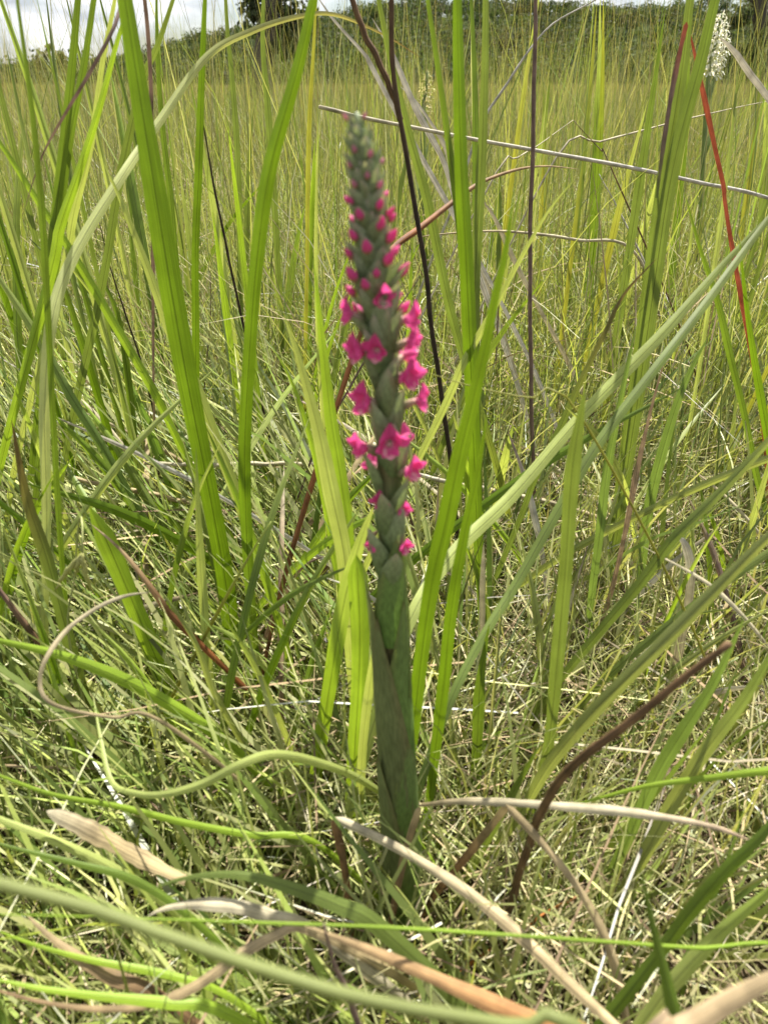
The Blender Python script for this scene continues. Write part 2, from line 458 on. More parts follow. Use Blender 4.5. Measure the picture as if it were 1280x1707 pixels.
GREENS = np.array([(0.155, 0.22, 0.04), (0.255, 0.3, 0.07), (0.35, 0.375, 0.125), (0.09, 0.14, 0.028), (0.42, 0.415, 0.19), (0.2, 0.22, 0.07), (0.12, 0.15, 0.04)])
STRAWS = np.array([(0.5, 0.42, 0.24), (0.42, 0.33, 0.19), (0.66, 0.6, 0.42), (0.34, 0.25, 0.15), (0.46, 0.45, 0.2), (0.2, 0.14, 0.09), (0.4, 0.42, 0.16)]) * 0.68
RUST = np.array([(0.3, 0.16, 0.08), (0.36, 0.25, 0.12), (0.26, 0.14, 0.1)])
def patch(x, y, c):
    """drier and greener patches of the meadow"""
    f = np.sin(x * 0.7 + 1.3 * np.sin(y * 0.31)) * np.sin(y * 0.45 + 0.8 * np.sin(x * 0.5 + 2)) + 0.5 * np.sin(x * 2.3 + y * 1.1)
    f = np.clip(0.35 + 0.4 * f, 0, 0.85)[:, None]
    return c * (1 - f) + f * (0.45 * c + 0.5 * pick(STRAWS, len(x)) * np.array([1.0, 0.85, 0.7]))
def pick(pal, n, sd=0.32):
    return np.minimum(pal[rng.integers(len(pal), size=n)] * rng.lognormal(0, sd, (n, 1)), 0.5)
def wedge(n, y0, y1, k=0.56, m=0.5, pw=1.0):
    """positions over the ground in view, with a margin either side"""
    out = []
    while sum(len(o) for o in out) < n:
        y = rng.uniform(y0, y1, n); hw = k * np.maximum(y, 0) + m
        keep = rng.uniform(0, 1, n) < hw / (k * y1 + m)
        x = rng.uniform(-1, 1, n) * hw
        out.append(np.stack([x, y], -1)[keep])
    q = np.concatenate(out)[:n]
    return q[:, 0], q[:, 1]
def drier(x, c):
    """the sward is strawier on the open side of the orchid"""
    f = (np.clip(0.5 + x / 0.25, 0, 1) * U(0.0, 0.75, len(x)))[:, None]
    return c * (1 - f) + pick(STRAWS, len(x)) * 1.15 * f
U = rng.uniform
class Mass:
    def __init__(s): s.V, s.F, s.C, s.n = [], [], [], 0
    def add(s, V, F, C): s.V.append(V); s.F.append(F + s.n); s.C.append(C); s.n += len(V)
    def build(s, name, mat, label, cat):
        o = link(name, mesh_np(name, np.concatenate(s.V), np.concatenate(s.F), np.concatenate(s.C)), mat)
        return tag(o, label, cat, kind='stuff')
near, straw, mid, far, plumes = Mass(), Mass(), Mass(), Mass(), Mass()
ORX, ORY = P(668, 1560, 0.349).x, 0.349
def clear(x, y, r=0.02):
    return np.hypot(x - ORX, y - ORY) > r
# 1: short tangle underfoot
x, y = wedge(13500, -0.15, 1.1); k = clear(x, y); x, y = x[k], y[k]; n = len(x)
near.add(*blades_np(x, y, U(0, 0.03, n), U(0.06, 0.24, n), U(0.0012, 0.0034, n), U(0.05, 1.3, n), U(0, 2 * np.pi, n), U(-0.3, 0.9, n), drier(x, pick(GREENS, n)), drier(x, pick(GREENS, n) * 1.1), 4))
# 2: long blades blown over, streaming to the side on the near side of the orchid
n = 2300; x, y = wedge(n, 0.0, 1.15)
x = -np.abs(x) + 0.1
az = np.pi + rng.normal(-0.35, 0.5, n)
near.add(*blades_np(x, y, np.zeros(n), U(0.2, 0.46, n) * np.clip(0.5 + 0.6 * y, 0.45, 1), 0.0028 + 0.0062 * U(0, 1, n) ** 2, U(0.35, 1.05, n), az, U(-0.1, 0.4, n), pick(GREENS, n, 0.45), pick(GREENS, n) * 1.1, 7))
n = 1500; x, y = wedge(n, 0.1, 1.2); x = np.abs(x) + 0.03
near.add(*blades_np(x, y, np.zeros(n), U(0.16, 0.4, n) * np.clip(0.4 + 0.7 * y, 0.4, 1), 0.002 + 0.0052 * U(0, 1, n) ** 2, U(0.1, 0.9, n), U(-0.9, 1.9, n), U(-0.1, 0.7, n), pick(GREENS, n), pick(GREENS, n), 7))
# 3: dead straw lying through it
x, y = wedge(10500, -0.15, 1.2); k = U(0, 1, len(x)) < np.clip(0.62 + x * 1.2, 0.35, 1); x, y = x[k], y[k]; n = len(x)
straw.add(*blades_np(x, y, U(0, 0.11, n), U(0.05, 0.2, n), U(0.0008, 0.0024, n), U(1.0, 1.9, n), U(0, 2 * np.pi, n), U(-0.3, 0.4, n), pick(STRAWS, n), pick(STRAWS, n), 3))
n = 420; x, y = wedge(n, 0.1, 1.6)
straw.add(*blades_np(x, y, U(0.02, 0.14, n), U(0.15, 0.4, n), U(0.0018, 0.0036, n), U(1.2, 1.75, n), U(0, 2 * np.pi, n), U(-0.3, 0.3, n), pick(STRAWS, n), pick(STRAWS, n), 5))
# 4: standing meadow behind
x, y = wedge(30000, 1.0, 3.6); n = len(x)
mid.add(*blades_np(x, y, np.zeros(n), U(0.12, 0.46, n), U(0.0014, 0.0036, n), np.abs(rng.normal(0, 0.38, n)), U(0, 2 * np.pi, n), U(-0.1, 1.1, n), pick(GREENS, n), pick(GREENS, n) * 1.1, 4))
n = 2300; x, y = wedge(n, 1.15, 4.0)
mid.add(*blades_np(x, y, np.zeros(n), U(0.45, 0.85, n), U(0.002, 0.0048, n), np.abs(rng.normal(0, 0.16, n)), U(0, 2 * np.pi, n), U(-0.1, 0.6, n), pick(GREENS, n) * 0.9, pick(GREENS, n), 5))
n = 2600; x, y = wedge(n, 1.6, 9.0)
mid.add(*blades_np(x, y, np.zeros(n), U(0.6, 0.98, n) + 0.1 * (x > 0), 0.0016 * (0.5 + y * 0.32) * U(0.7, 1.6, n), np.abs(rng.normal(0, 0.14, n)), U(0, 2 * np.pi, n), U(-0.1, 0.5, n), pick(GREENS, n) * 0.7, pick(GREENS, n) * 0.8, 5))
n = 10000; x, y = wedge(n, 1.0, 4.0)
straw.add(*blades_np(x, y, U(0, 0.3, n), U(0.08, 0.36, n), U(0.001, 0.0028, n), U(0.2, 1.9, n), U(0, 2 * np.pi, n), U(-0.3, 0.5, n), pick(STRAWS, n), pick(STRAWS, n), 3))
# 5: further off
x, y = wedge(70000, 3.4, 12, 0.56, 0.7); n = len(x)
far.add(*blades_np(x, y, np.zeros(n), U(0.2, 0.5, n) + 0.14 * np.sin(x * 1.1 + 2 * np.sin(y * 0.6)) ** 2, U(0.003, 0.0065, n), np.abs(rng.normal(0, 0.3, n)), U(0, 2 * np.pi, n), U(-0.1, 0.9, n), pick(GREENS, n) * 0.8, patch(x, y, pick(GREENS, n) * 0.8), 3))
n = 14000; x, y = wedge(n, 3.4, 14, 0.56, 0.7)
straw.add(*blades_np(x, y, U(0, 0.3, n), U(0.2, 0.55, n), U(0.002, 0.005, n), U(0.0, 1.3, n), U(0, 2 * np.pi, n), U(-0.3, 0.5, n), pick(STRAWS, n), pick(STRAWS, n), 3))
x, y = wedge(60000, 12, 46, 0.58, 1.0); n = len(x)
far.add(*blades_np(x, y, np.zeros(n), U(0.25, 0.52, n) + 0.2 * np.sin(x * 0.5 + 2 * np.sin(y * 0.3)) ** 2, U(0.008, 0.02, n), np.abs(rng.normal(0, 0.25, n)), U(0, 2 * np.pi, n), U(-0.1, 0.7, n), pick(GREENS, n), patch(x * 0.4, y * 0.3, pick(GREENS, n) * 0.35 + pick(RUST, n) * 0.4), 2))
x, y = wedge(50000, 46, 135, 0.6, 3.0); n = len(x)
far.add(*blades_np(x, y, np.zeros(n), U(0.3, 0.6, n) + 0.3 * np.sin(x * 0.13 + 2 * np.sin(y * 0.1)) ** 2, U(0.03, 0.07, n), np.abs(rng.normal(0, 0.25, n)), U(0, 2 * np.pi, n), U(-0.1, 0.7, n), pick(GREENS, n), pick(GREENS, n) * 0.3 + pick(STRAWS, n) * 0.1 + pick(RUST, n) * 0.4, 2))
# 6: thin flowering stems standing above everything
for cnt, y0, y1, ww in ((900, 1.1, 3.5, 0.0017), (2200, 3.5, 12, 0.0032), (3200, 12, 40, 0.008)):
    x, y = wedge(cnt, y0, y1, 0.56, 0.5)
    plumes.add(*blades_np(x, y, np.zeros(cnt), U(0.65, 1.12, cnt), U(0.7, 1.3, cnt) * ww, np.abs(rng.normal(0, 0.12, cnt)), U(0, 2 * np.pi, cnt), U(-0.1, 0.5, cnt), pick(GREENS, cnt), pick(GREENS, cnt) * 0.4 + pick(STRAWS, cnt) * 0.3 + pick(RUST, cnt) * 0.3, 5))
near.build('undergrowth_grass', M_FINE, 'short tangled green grass around the foot of the orchid', 'grass')
straw.build('dead_straw', M_STRAW, 'dead straw lying through the meadow grass', 'straw')
mid.build('meadow_grass', M_FINE, 'fine green grass standing behind the orchid', 'grass')
far.build('far_meadow_grass', M_FINE, 'yellow green grass of the open meadow reaching to the trees', 'grass')
plumes.build('flowering_stems', M_FINE, 'thin flowering grass stems rising above the meadow', 'grass')

# ------------------------------------------------------------------ single blades and stems
PAL = dict(bright=(0.13, 0.215, 0.011), green=(0.125, 0.19, 0.022), cream=(0.52, 0.56, 0.23), deep=(0.06, 0.125, 0.025), olive=(0.15, 0.2, 0.045), lime=(0.26, 0.38, 0.035),
           yellow=(0.3, 0.3, 0.05), pale=(0.4, 0.46, 0.14), blue=(0.16, 0.235, 0.06), grey=(0.24, 0.275, 0.09), tan=(0.5, 0.39, 0.21), straw=(0.62, 0.55, 0.37),
           white=(0.68, 0.64, 0.56), brown=(0.15, 0.09, 0.045), dark=(0.045, 0.03, 0.022), orange=(0.52, 0.2, 0.05), red=(0.36, 0.085, 0.045),
           mauve=(0.27, 0.18, 0.15), pink=(0.46, 0.32, 0.21), rust=(0.2, 0.075, 0.025))
for k_ in ('tan', 'straw', 'white', 'orange', 'pink', 'mauve'): PAL[k_] = tuple(c * 0.72 for c in PAL[k_])
DRYK = {'tan', 'straw', 'white', 'brown', 'dark', 'orange', 'red', 'mauve', 'pink', 'rust'}

def blade(name, label, pts, w, col, tip=None, base=None, mode='y', v=None, group=None, cat=None, root=True, fold=0.3, roll=0.0, point=0.3, stem=False, n=None, end=0.55, wob=0.6):
    """one blade or stem, listed from tip to foot; pts are (px, py[, v])"""
    q = []
    for p in pts:
        q.append(P(p[0], p[1], p[2] if len(p) > 2 else v, mode))
    wpx = [depth(a) / FPX for a in q]
    scale = sum(wpx) / len(wpx)
    if root and q[-1].z > 0.0:
        t = (q[-1] - q[-2]).normalized(); z = q[-1].z
        hz = Vector((t.x, t.y, 0))
        run = z * (math.hypot(t.x, t.y) / -t.z if t.z < -0.05 else 9)
        run = min(run, 0.55 * z)
        if hz.length > 1e-4: hz.normalize()
        q.append(q[-1] + hz * run * 0.62 + Vector((0, 0, -z * 0.55)))
        q.append(q[-2] + hz * run + Vector((0, 0, -z - 0.012)))
    q = [p if p.z > 0.002 or i == len(q) - 1 else Vector((p.x, p.y, 0.002)) for i, p in enumerate(q)]
    dry = col in DRYK
    w = w * (0.8 if stem else 0.96)
    c0 = PAL[col]; ct = PAL[tip] if tip else c0; cb = PAL[base] if base else c0
    org = q[-1].copy()
    n = n or (10 * len(q) if len(q) < 6 else 7 * len(q))
    if stem:
        rad = w * scale * 0.5
        me = tube_mesh(name, [p - org for p in q], [rad * point, rad * 0.9, rad, rad, rad * 1.05], 7,
                       lambda f: mixc(ct, c0, min(1, f / 0.3)) if f < 0.3 else mixc(c0, cb, max(0, (f - 0.6) / 0.4)), n, rough=0.2 if dry else 0.1)
    else:
        pts3 = catmull(q, n)
        V, C, UV = [], [], []; L = 0
        j1, j2 = random.uniform(0, 6), random.uniform(0, 6)
        for i, p in enumerate(pts3):
            f = i / n
            t = (pts3[min(i + 1, n)] - pts3[max(i - 1, 0)]).normalized()
            if i: L += (p - pts3[i - 1]).length
            vw = (p - Vector((0, 0, H))).normalized()
            a = vw.cross(t)
            if a.length < 0.05: a = Vector((1, 0, 0)).cross(t)
            a.normalize(); nn = t.cross(a).normalized()
            an = roll + wob * (0.22 * math.sin(f * 3 + j1) + 0.1 * math.sin(f * 9 + j2))
            ac = a * math.cos(an) + nn * math.sin(an); nc = nn * math.cos(an) - a * math.sin(an)
            prof = min(1.0, (f / point) ** 0.7) if point > 0 else 1.0
            prof = max(prof, 0.03) * (1 - (1 - end) * max(0, (f - 0.5) / 0.5) ** 1.5)
            hw = w * scale * 0.5 * prof * (1 + (0.12 if dry else 0.05) * math.sin(f * 17 + j1) + (0.06 * math.sin(f * 61 + j2) if dry else 0))
            c = mixc(ct, c0, min(1, f / 0.35)) if f < 0.35 else mixc(c0, cb, max(0, (f - 0.6) / 0.4) ** 1.3)
            for s, d in ((-1, 1), (-0.5, 0.42), (0, 0), (0.5, 0.42), (1, 1)):
                V.append(p - org + ac * hw * s + nc * hw * fold * (d - 0.4)); C.append(c)
                UV.append((0.5 + s * 0.5, L * 4))
        F = [(i * 5 + k, i * 5 + k + 1, i * 5 + k + 6, i * 5 + k + 5) for i in range(n) for k in range(4)]
        me = mesh_np(name, np.array(V), F, np.array(C), UV)
    o = link(name, me, M_DRY if dry else M_GREEN)
    o.location = org
    tag(o, label, cat or {'dry_grass_leaf': 'dry blade', 'dry_stalk': 'dry stalk', 'twig': 'twig', 'dead_leaf': 'dead leaf', 'grass_stalk': 'grass stalk'}.get(name, 'grass blade'), group)
    return o
B = blade
# --- standing on the side of the meadow with the open sky
B('grass_leaf', 'broadest bright green upright blade with a dark midrib, overlapping the open sky', [(192, -330), (203, -60), (215, 40), (240, 200), (272, 400), (310, 620), (345, 800), (375, 960), (388, 1080)], 38, 'bright', v=0.6, fold=0.3, wob=0.1, end=0.8)
B('grass_leaf', 'tall olive green blade curving upright between the broadest blade and the orchid', [(600, -330), (531, -40), (495, 120), (450, 280), (430, 420), (418, 560), (408, 750), (412, 900), (424, 1080), (436, 1190)], 23, 'bright', base='olive', v=0.58, fold=0.5, wob=0.15, end=0.8)
B('grass_leaf', 'pale arching blade with a thin brown tip drooping across the sky', [(700, 95, 1.05), (640, 58, 1.0), (560, 25, .95), (500, 27, .92), (420, 52, .88), (345, 95, .84), (265, 205, .78), (200, 300, .72), (122, 430, .66), (86, 540, .62), (75, 690, .6), (78, 850, .58)], 17, 'cream', tip='brown', base='pale', point=0.5)
B('dry_grass_leaf', 'mauve withered blade hanging bent across the pale fan of blades', [(38, 360, .66), (70, 262, .64), (112, 185, .62), (152, 118, .62), (196, 32, .64), (215, -60, .68), (235, -40, .72), (250, 100, .75), (255, 320, .78)], 8, 'mauve', base='olive', point=0.3)
B('grass_leaf', 'upright green blade forming the outer edge of the fan against the sky', [(150, -250), (132, -20), (117, 150), (97, 330), (82, 480), (72, 700)], 17, 'green', base='olive', v=0.75)
B('grass_leaf', 'leaning green blade in the fan beside the mauve withered blade', [(190, -240), (158, -10), (140, 110), (118, 220), (100, 350), (88, 500)], 16, 'green', v=0.8)
B('grass_leaf', 'yellow green folded blade in the fan, crossing behind the mauve withered blade', [(240, -60), (200, 55), (166, 180), (131, 290), (100, 380), (82, 470)], 18, 'lime', base='olive', v=0.7, fold=0.6)
B('grass_leaf', 'pale green blade standing in the fan close to the broadest blade', [(215, -150), (190, 10), (172, 100), (152, 240), (125, 350), (100, 480)], 14, 'pale', v=0.78)
B('grass_leaf', 'blurred narrow green blade at the outer side of the fan, tip in the cloud', [(5, -220), (27, -20), (42, 90), (56, 200), (66, 300), (75, 420)], 13, 'green', v=0.55)
B('grass_leaf', 'short bent green blade low in the fan beneath the mauve withered blade', [(110, 190), (108, 300), (118, 400), (150, 520)], 10, 'green', v=0.9)
B('grass_leaf', 'yellow blade slanting down from the meadow edge beneath the fan', [(-90, 120), (0, 238), (60, 330), (120, 420), (185, 530), (255, 650), (315, 770)], 15, 'lime', v=0.75)
B('grass_leaf', 'narrow straight green blade standing just behind the broadest blade', [(352, -180), (343, -20), (336, 150), (331, 300), (326, 430), (327, 640)], 14, 'bright', v=0.85)
B('grass_stalk', 'thin black stalk standing in the grass behind the broadest blade', [(330, 150), (339, 205), (353, 285), (375, 400), (392, 480)], 6, 'dark', v=0.95, stem=True, cat='grass stalk')
B('grass_stalk', 'thin black stalk bending through the grass in front of the slanting yellow blade', [(160, 340), (180, 430), (205, 510), (235, 600), (258, 700), (266, 800)], 4, 'dark', v=0.9, stem=True)
B('grass_leaf', 'long pale blue green blade sloping behind the broadest blade down to the ground', [(172, 268), (200, 330), (240, 430), (290, 565), (330, 655), (362, 740), (402, 845), (432, 950), (470, 1060), (527, 1200)], 21, 'pale', v=0.7, fold=0.2)
B('grass_leaf', 'pale blue blade sloping beneath the slanting yellow blade', [(-60, 380), (0, 465), (70, 572), (115, 655), (165, 735), (235, 860)], 17, 'blue', tip='pale', v=0.75)
B('grass_leaf', 'deep green blade crossing the slanting yellow blade near its foot', [(150, 430), (195, 520), (215, 640), (225, 760)], 13, 'green', v=0.85)
B('grass_leaf', 'thin yellow stem like blade rising against the hill beside the olive blade', [(535, -150), (524, 60), (516, 200), (513, 330), (512, 440)], 8, 'yellow', v=1.1)
B('grass_leaf', 'slim lime blade standing behind the olive blade near the leafy tree', [(445, -120), (438, 60), (446, 170), (455, 300), (462, 420)], 12, 'olive', v=1.3)
B('grass_leaf', 'slim green blade against the cloud between broadest blade and tree', [(372, -120), (378, 30), (388, 140), (396, 260), (400, 420)], 11, 'olive', v=1.2)
B('grass_leaf', 'leaning green blade crossing the cloud behind the broadest blade', [(330, -130), (292, -10), (262, 80), (240, 130), (200, 300), (170, 480)], 16, 'olive', v=0.8)
B('grass_leaf', 'slender upright blade close behind the edge of the broadest blade', [(262, -100), (262, 60), (270, 200), (285, 330), (295, 450)], 11, 'green', v=0.95)
# --- bright tuft next to the orchid
B('grass_leaf', 'pale silvery blade in the bright tuft beside the orchid, shadowed by a flower', [(474, 525), (500, 605), (530, 715), (552, 820), (570, 905), (582, 1000), (588, 1100)], 30, 'pale', v=0.5, fold=0.15)
B('grass_leaf', 'glowing lime blade standing upright in the bright tuft beside the orchid', [(524, 440), (536, 560), (552, 700), (568, 800), (580, 900), (585, 1010)], 25, 'lime', v=0.53, fold=0.2)
B('grass_leaf', 'thin yellow green blade on the outer side of the bright tuft', [(450, 570), (488, 640), (520, 740), (545, 860), (562, 960)], 11, 'lime', v=0.6)
B('grass_leaf', 'light green blade bending across the bright tuft and down to the ground', [(622, 845), (600, 905), (578, 985), (563, 1060), (552, 1130), (537, 1220), (520, 1340), (500, 1450)], 26, 'lime', tip='pale', v=0.45, fold=0.2, point=0.15)
B('grass_stalk', 'thick light green folded stalk carrying the bright tuft beside the orchid', [(594, 925), (600, 1040), (598, 1150), (592, 1250), (584, 1380), (572, 1520)], 30, 'lime', base='grey', v=0.42, fold=0.8, stem=False, point=0.05)
B('grass_leaf', 'narrow green blade hugging the foot of the bright tuft', [(640, 1010), (622, 1100), (606, 1230), (600, 1340), (596, 1450)], 16, 'pale', v=0.40)
B('grass_leaf', 'fine pale grass blade leaning behind the tuft toward the orchid spike', [(530, 190), (528, 300), (527, 430), (530, 560), (536, 660)], 8, 'pale', v=0.8)
# --- behind the orchid tip
B('grass_stalk', 'dark brown stalk rising past the orchid tip to the sky', [(648, -160), (652, -20), (655, 100), (668, 205), (690, 340), (712, 470), (722, 560)], 12, 'dark', tip='brown', v=0.75, stem=True, point=0.8)
B('grass_stalk', 'red brown stalk joining the dark stalk beside the orchid tip', [(565, -110), (583, -10), (608, 55), (636, 115), (658, 165), (667, 200)], 13, 'brown', tip='rust', v=0.755, stem=True, point=0.8, root=False)
B('grass_leaf', 'striped olive blade behind the dark stalk near the orchid tip', [(600, -150), (628, -15), (650, 95), (682, 225), (712, 335), (742, 480), (765, 570)], 17, 'olive', base='yellow', v=0.82)
B('dry_grass_leaf', 'bleached white blade hanging in front of the hill beside the orchid tip', [(520, -20), (552, 28), (582, 62), (612, 97), (640, 150)], 9, 'white', v=1.0, point=0.15)
B('dry_grass_leaf', 'bleached strip slanting down behind the dark stalk by the faded orchid', [(620, 30), (652, 85), (690, 175), (722, 235), (745, 285), (785, 420)], 11, 'white', base='straw', v=1.05, point=0.15)
B('dry_grass_leaf', 'second bleached strip leaning close against the first by the faded orchid', [(662, 140), (690, 165), (718, 205), (742, 245), (758, 300), (780, 380)], 9, 'straw', tip='white', v=1.07, point=0.15)
B('dry_stalk', 'long grey fallen stem stretching across the meadow behind the orchid tip', [(532, 178, .88), (600, 195, .9), (690, 212, .95), (800, 234, 1.0), (900, 252, 1.04), (1050, 280, 1.1), (1160, 302, 1.14), (1290, 335, 1.2), (1500, 420, 1.3)], 9, 'white', tip='straw', base='tan', stem=True, point=0.7)
B('dry_grass_leaf', 'arched orange brown blade crossing the dark stalk beside the orchid', [(965, 282, 1.0), (910, 277, .95), (860, 283, .9), (800, 305, .86), (750, 340, .82), (700, 380, .78), (655, 415, .74), (630, 470, .72)], 9, 'rust', tip='tan', base='brown', point=0.3, fold=0.7)
B('grass_leaf', 'thick green stalk standing upright beyond the orchid', [(768, -260), (762, -20), (765, 150), (769, 300), (776, 420), (784, 600), (790, 760), (794, 860)], 26, 'bright', base='olive', v=0.62, fold=0.7)
B('grass_leaf', 'ribbed olive blade upright next to the thick green stalk', [(812, -240), (809, -20), (808, 100), (803, 250), (796, 380), (791, 500), (793, 640)], 18, 'olive', v=0.75, fold=0.6)
B('grass_leaf', 'slanting green blade between the dark stalk and the thick green stalk', [(690, -200), (710, -20), (725, 80), (745, 220), (765, 370), (777, 500), (782, 620)], 14, 'green', base='olive', v=0.7)
B('dry_stalk', 'straight mauve dry stem standing alone in the meadow', [(897, -200), (893, -20), (890, 100), (887, 250), (884, 400), (883, 560), (886, 700)], 10, 'mauve', v=0.85, stem=True, point=0.7)
# --- beyond and beside the orchid
B('grass_leaf', 'wide glossy green blade leaning close beside the flowering spike', [(856, 325), (842, 420), (826, 490), (810, 570), (790, 660), (766, 760), (745, 860), (722, 960), (704, 1080), (690, 1200)], 31, 'bright', v=0.4, fold=0.2)
B('grass_leaf', 'green blade standing just outside the wide glossy blade', [(812, 690), (795, 790), (772, 900), (752, 1020), (740, 1130), (728, 1230), (716, 1330)], 22, 'bright', base='green', v=0.40, fold=0.3)
B('grass_leaf', 'light green pointed blade leaning away behind the wide glossy blade', [(963, 292), (915, 350), (868, 430), (820, 520), (770, 610), (735, 690)], 14, 'pale', v=0.62)
B('grass_leaf', 'long pale diagonal blade bent down to the orchid stem', [(1330, 310, .8), (1215, 430, .76), (1100, 560, .7), (972, 690, .64), (855, 825, .58), (750, 930, .52), (672, 1060, .46)], 22, 'pale', tip='olive', fold=0.25)
B('grass_leaf', 'long olive diagonal blade running just under the pale diagonal blade', [(1420, 190, .8), (1280, 365, .74), (1180, 500, .68), (1095, 610, .63), (1000, 735, .58), (930, 850, .54), (862, 970, .5), (800, 1070, .46), (742, 1190, .42)], 17, 'olive', tip='grey', base='blue')
B('grass_leaf', 'blurred grey green blade slanting over the brown twig', [(1430, 760, .4), (1280, 895, .43), (1180, 995, .45), (1090, 1085, .47), (990, 1185, .5), (915, 1275, .53), (870, 1350, .56)], 24, 'grey', base='olive', fold=0.5, mode='d')
B('twig', 'thick blurred brown twig curving down to the ground', [(1215, 1072, .34), (1120, 1148, .36), (1040, 1210, .38), (972, 1260, .4), (925, 1312, .43), (892, 1380, .47), (866, 1450, .5), (848, 1520, .53)], 21, 'brown', base='dark', mode='d', stem=True, point=0.6)
B('grass_leaf', 'olive upright blade crossed by the long pale diagonal blade', [(975, 650), (966, 700), (952, 800), (942, 950), (930, 1080), (914, 1240), (892, 1330)], 24, 'olive', v=0.42, fold=0.35, point=0.12)
B('grass_leaf', 'slim blue green blade standing beyond the olive upright blade', [(1060, 540), (1035, 660), (1012, 780), (1000, 880), (985, 1000), (975, 1120)], 15, 'blue', v=0.62)
B('dry_grass_leaf', 'reddish blade leaning next to the slim blue green blade', [(1110, 590), (1085, 680), (1062, 780), (1045, 870), (1020, 980), (990, 1080)], 9, 'pink', base='olive', v=0.65)
B('grass_leaf', 'green blade bending over the tangle beyond the diagonal blades', [(1180, 560), (1140, 640), (1110, 730), (1082, 840), (1068, 950)], 18, 'blue', v=0.7)
B('grass_leaf', 'dark olive blade curving with a brown tip above the diagonal blades', [(1095, 430), (1040, 490), (1005, 560), (965, 640), (930, 720), (890, 800), (868, 860)], 12, 'olive', tip='brown', v=0.68)
B('grass_leaf', 'broad green blade entering across the lower diagonal blades', [(1400, 600, .5), (1280, 735, .5), (1200, 820, .5), (1120, 900, .5), (1060, 980, .5)], 19, 'olive', tip='pale')
B('grass_leaf', 'thin green blade entering high over the tangle with a drooping tip', [(1140, 320), (1165, 410), (1195, 500), (1218, 600), (1240, 690), (1262, 800)], 12, 'green', v=0.8)
B('grass_leaf', 'green blade curving upright at the edge of the tangle', [(1232, 400), (1242, 500), (1255, 590), (1272, 690), (1290, 790)], 13, 'bright', v=0.75)
# --- top of the wooded hill side
B('grass_leaf', 'olive folded blade rising before the hill beside the red blade', [(1195, -260), (1152, -20), (1137, 110), (1112, 260), (1096, 370), (1080, 480)], 24, 'olive', v=0.8, fold=0.7)
B('grass_leaf', 'wide olive blade rising before the hill next to the white orchid', [(1260, -260), (1195, -15), (1168, 100), (1132, 230), (1110, 340), (1095, 440)], 26, 'olive', tip='green', v=0.78, fold=0.6)
B('dry_grass_leaf', 'brown sheath clinging to the olive folded blade before the hill', [(1144, 36), (1132, 90), (1118, 160), (1104, 250), (1094, 330)], 8, 'mauve', tip='red', base='olive', v=0.77, point=0.02, root=False)
B('dry_grass_leaf', 'red blade hanging beneath the white orchid', [(1146, 40), (1156, 85), (1168, 140), (1182, 205), (1195, 265), (1206, 315), (1214, 380)], 8, 'red', base='olive', v=0.86, point=0.1)
B('dry_grass_leaf', 'folded white straw beside the white orchid', [(1195, 60), (1222, 84), (1248, 122), (1282, 168), (1330, 260)], 11, 'white', base='tan', v=1.0, point=0.05)
B('dry_stalk', 'thin bleached stem arching up before the hill from the meadow', [(1040, -30), (985, 5), (920, 40), (882, 82), (845, 140), (800, 210), (770, 300)], 6, 'white', base='tan', v=1.3, stem=True)
B('dry_stalk', 'thin bent dry stem leaning over the long grey fallen stem', [(955, 200, 1.2), (930, 218, 1.18), (900, 240, 1.15), (860, 265, 1.1), (820, 300, 1.08)], 4, 'straw', stem=True)
B('dry_stalk', 'dark bent stem dropping to the long grey fallen stem', [(955, 200), (980, 228), (1005, 255), (1018, 280)], 4, 'brown', v=1.2, stem=True)
B('dry_stalk', 'fine straight straw crossing behind the wide olive blade before the hill', [(1300, 165, 1.6), (1200, 185, 1.5), (1100, 210, 1.4), (1000, 236, 1.3), (930, 258, 1.25)], 4, 'straw', stem=True)
B('dry_stalk', 'grey stem lying under the long grey fallen stem beyond the mauve stem', [(700, 395, 1.0), (790, 385, 1.05), (870, 388, 1.1), (960, 400, 1.15), (1060, 425, 1.2)], 7, 'straw', tip='tan', stem=True)
B('dry_stalk', 'slanting white straw in the grass below the long grey fallen stem', [(998, 290), (1025, 340), (1050, 390), (1075, 440)], 5, 'white', v=1.3, stem=True)
B('dry_grass_leaf', 'white straw slanting behind the thick green stalk', [(798, 325), (825, 365), (850, 420), (875, 470)], 8, 'straw', v=1.1, point=0.1)
# --- mid ground dead stems
B('dry_stalk', 'pale dead stem lying on the ground behind the broadest blade', [(120, 797, .2), (210, 815, .18), (290, 832, .16), (380, 856, .14)], 11, 'tan', mode='z', stem=True, root=False, point=0.8)
B('dry_stalk', 'pale dead stem lying on the ground behind the bright tuft', [(245, 772, .2), (340, 775, .2), (430, 773, .19), (535, 774, .18)], 10, 'straw', mode='z', stem=True, root=False, point=0.8)
B('dry_stalk', 'long pale dead stem lying across the ground beyond the glossy blade', [(665, 785, .16), (760, 806, .15), (850, 824, .14), (930, 842, .12), (1010, 868, .1)], 11, 'straw', tip='white', base='tan', mode='z', stem=True, root=False, point=0.8)
B('grass_stalk', 'thin yellow stem lying over the tangle beside the flowering spike', [(708, 620), (790, 645), (880, 664), (962, 686)], 6, 'yellow', v=0.5, stem=True)
B('dry_stalk', 'thin mauve stem leaning from the tangle toward the bright tuft', [(700, 460), (640, 550), (580, 650), (530, 740), (500, 820)], 5, 'mauve', v=0.8, stem=True)
B('dry_grass_leaf', 'pale curled straw strip hanging in the tangle', [(1118, 888), (1140, 905), (1151, 950), (1146, 1010), (1132, 1080), (1118, 1150)], 14, 'straw', tip='white', v=0.55, point=0.1)
B('dry_grass_leaf', 'pale upright straw strip behind the blades near the flowering spike', [(806, 905), (804, 980), (803, 1060), (800, 1130)], 9, 'straw', v=0.52, point=0.1)
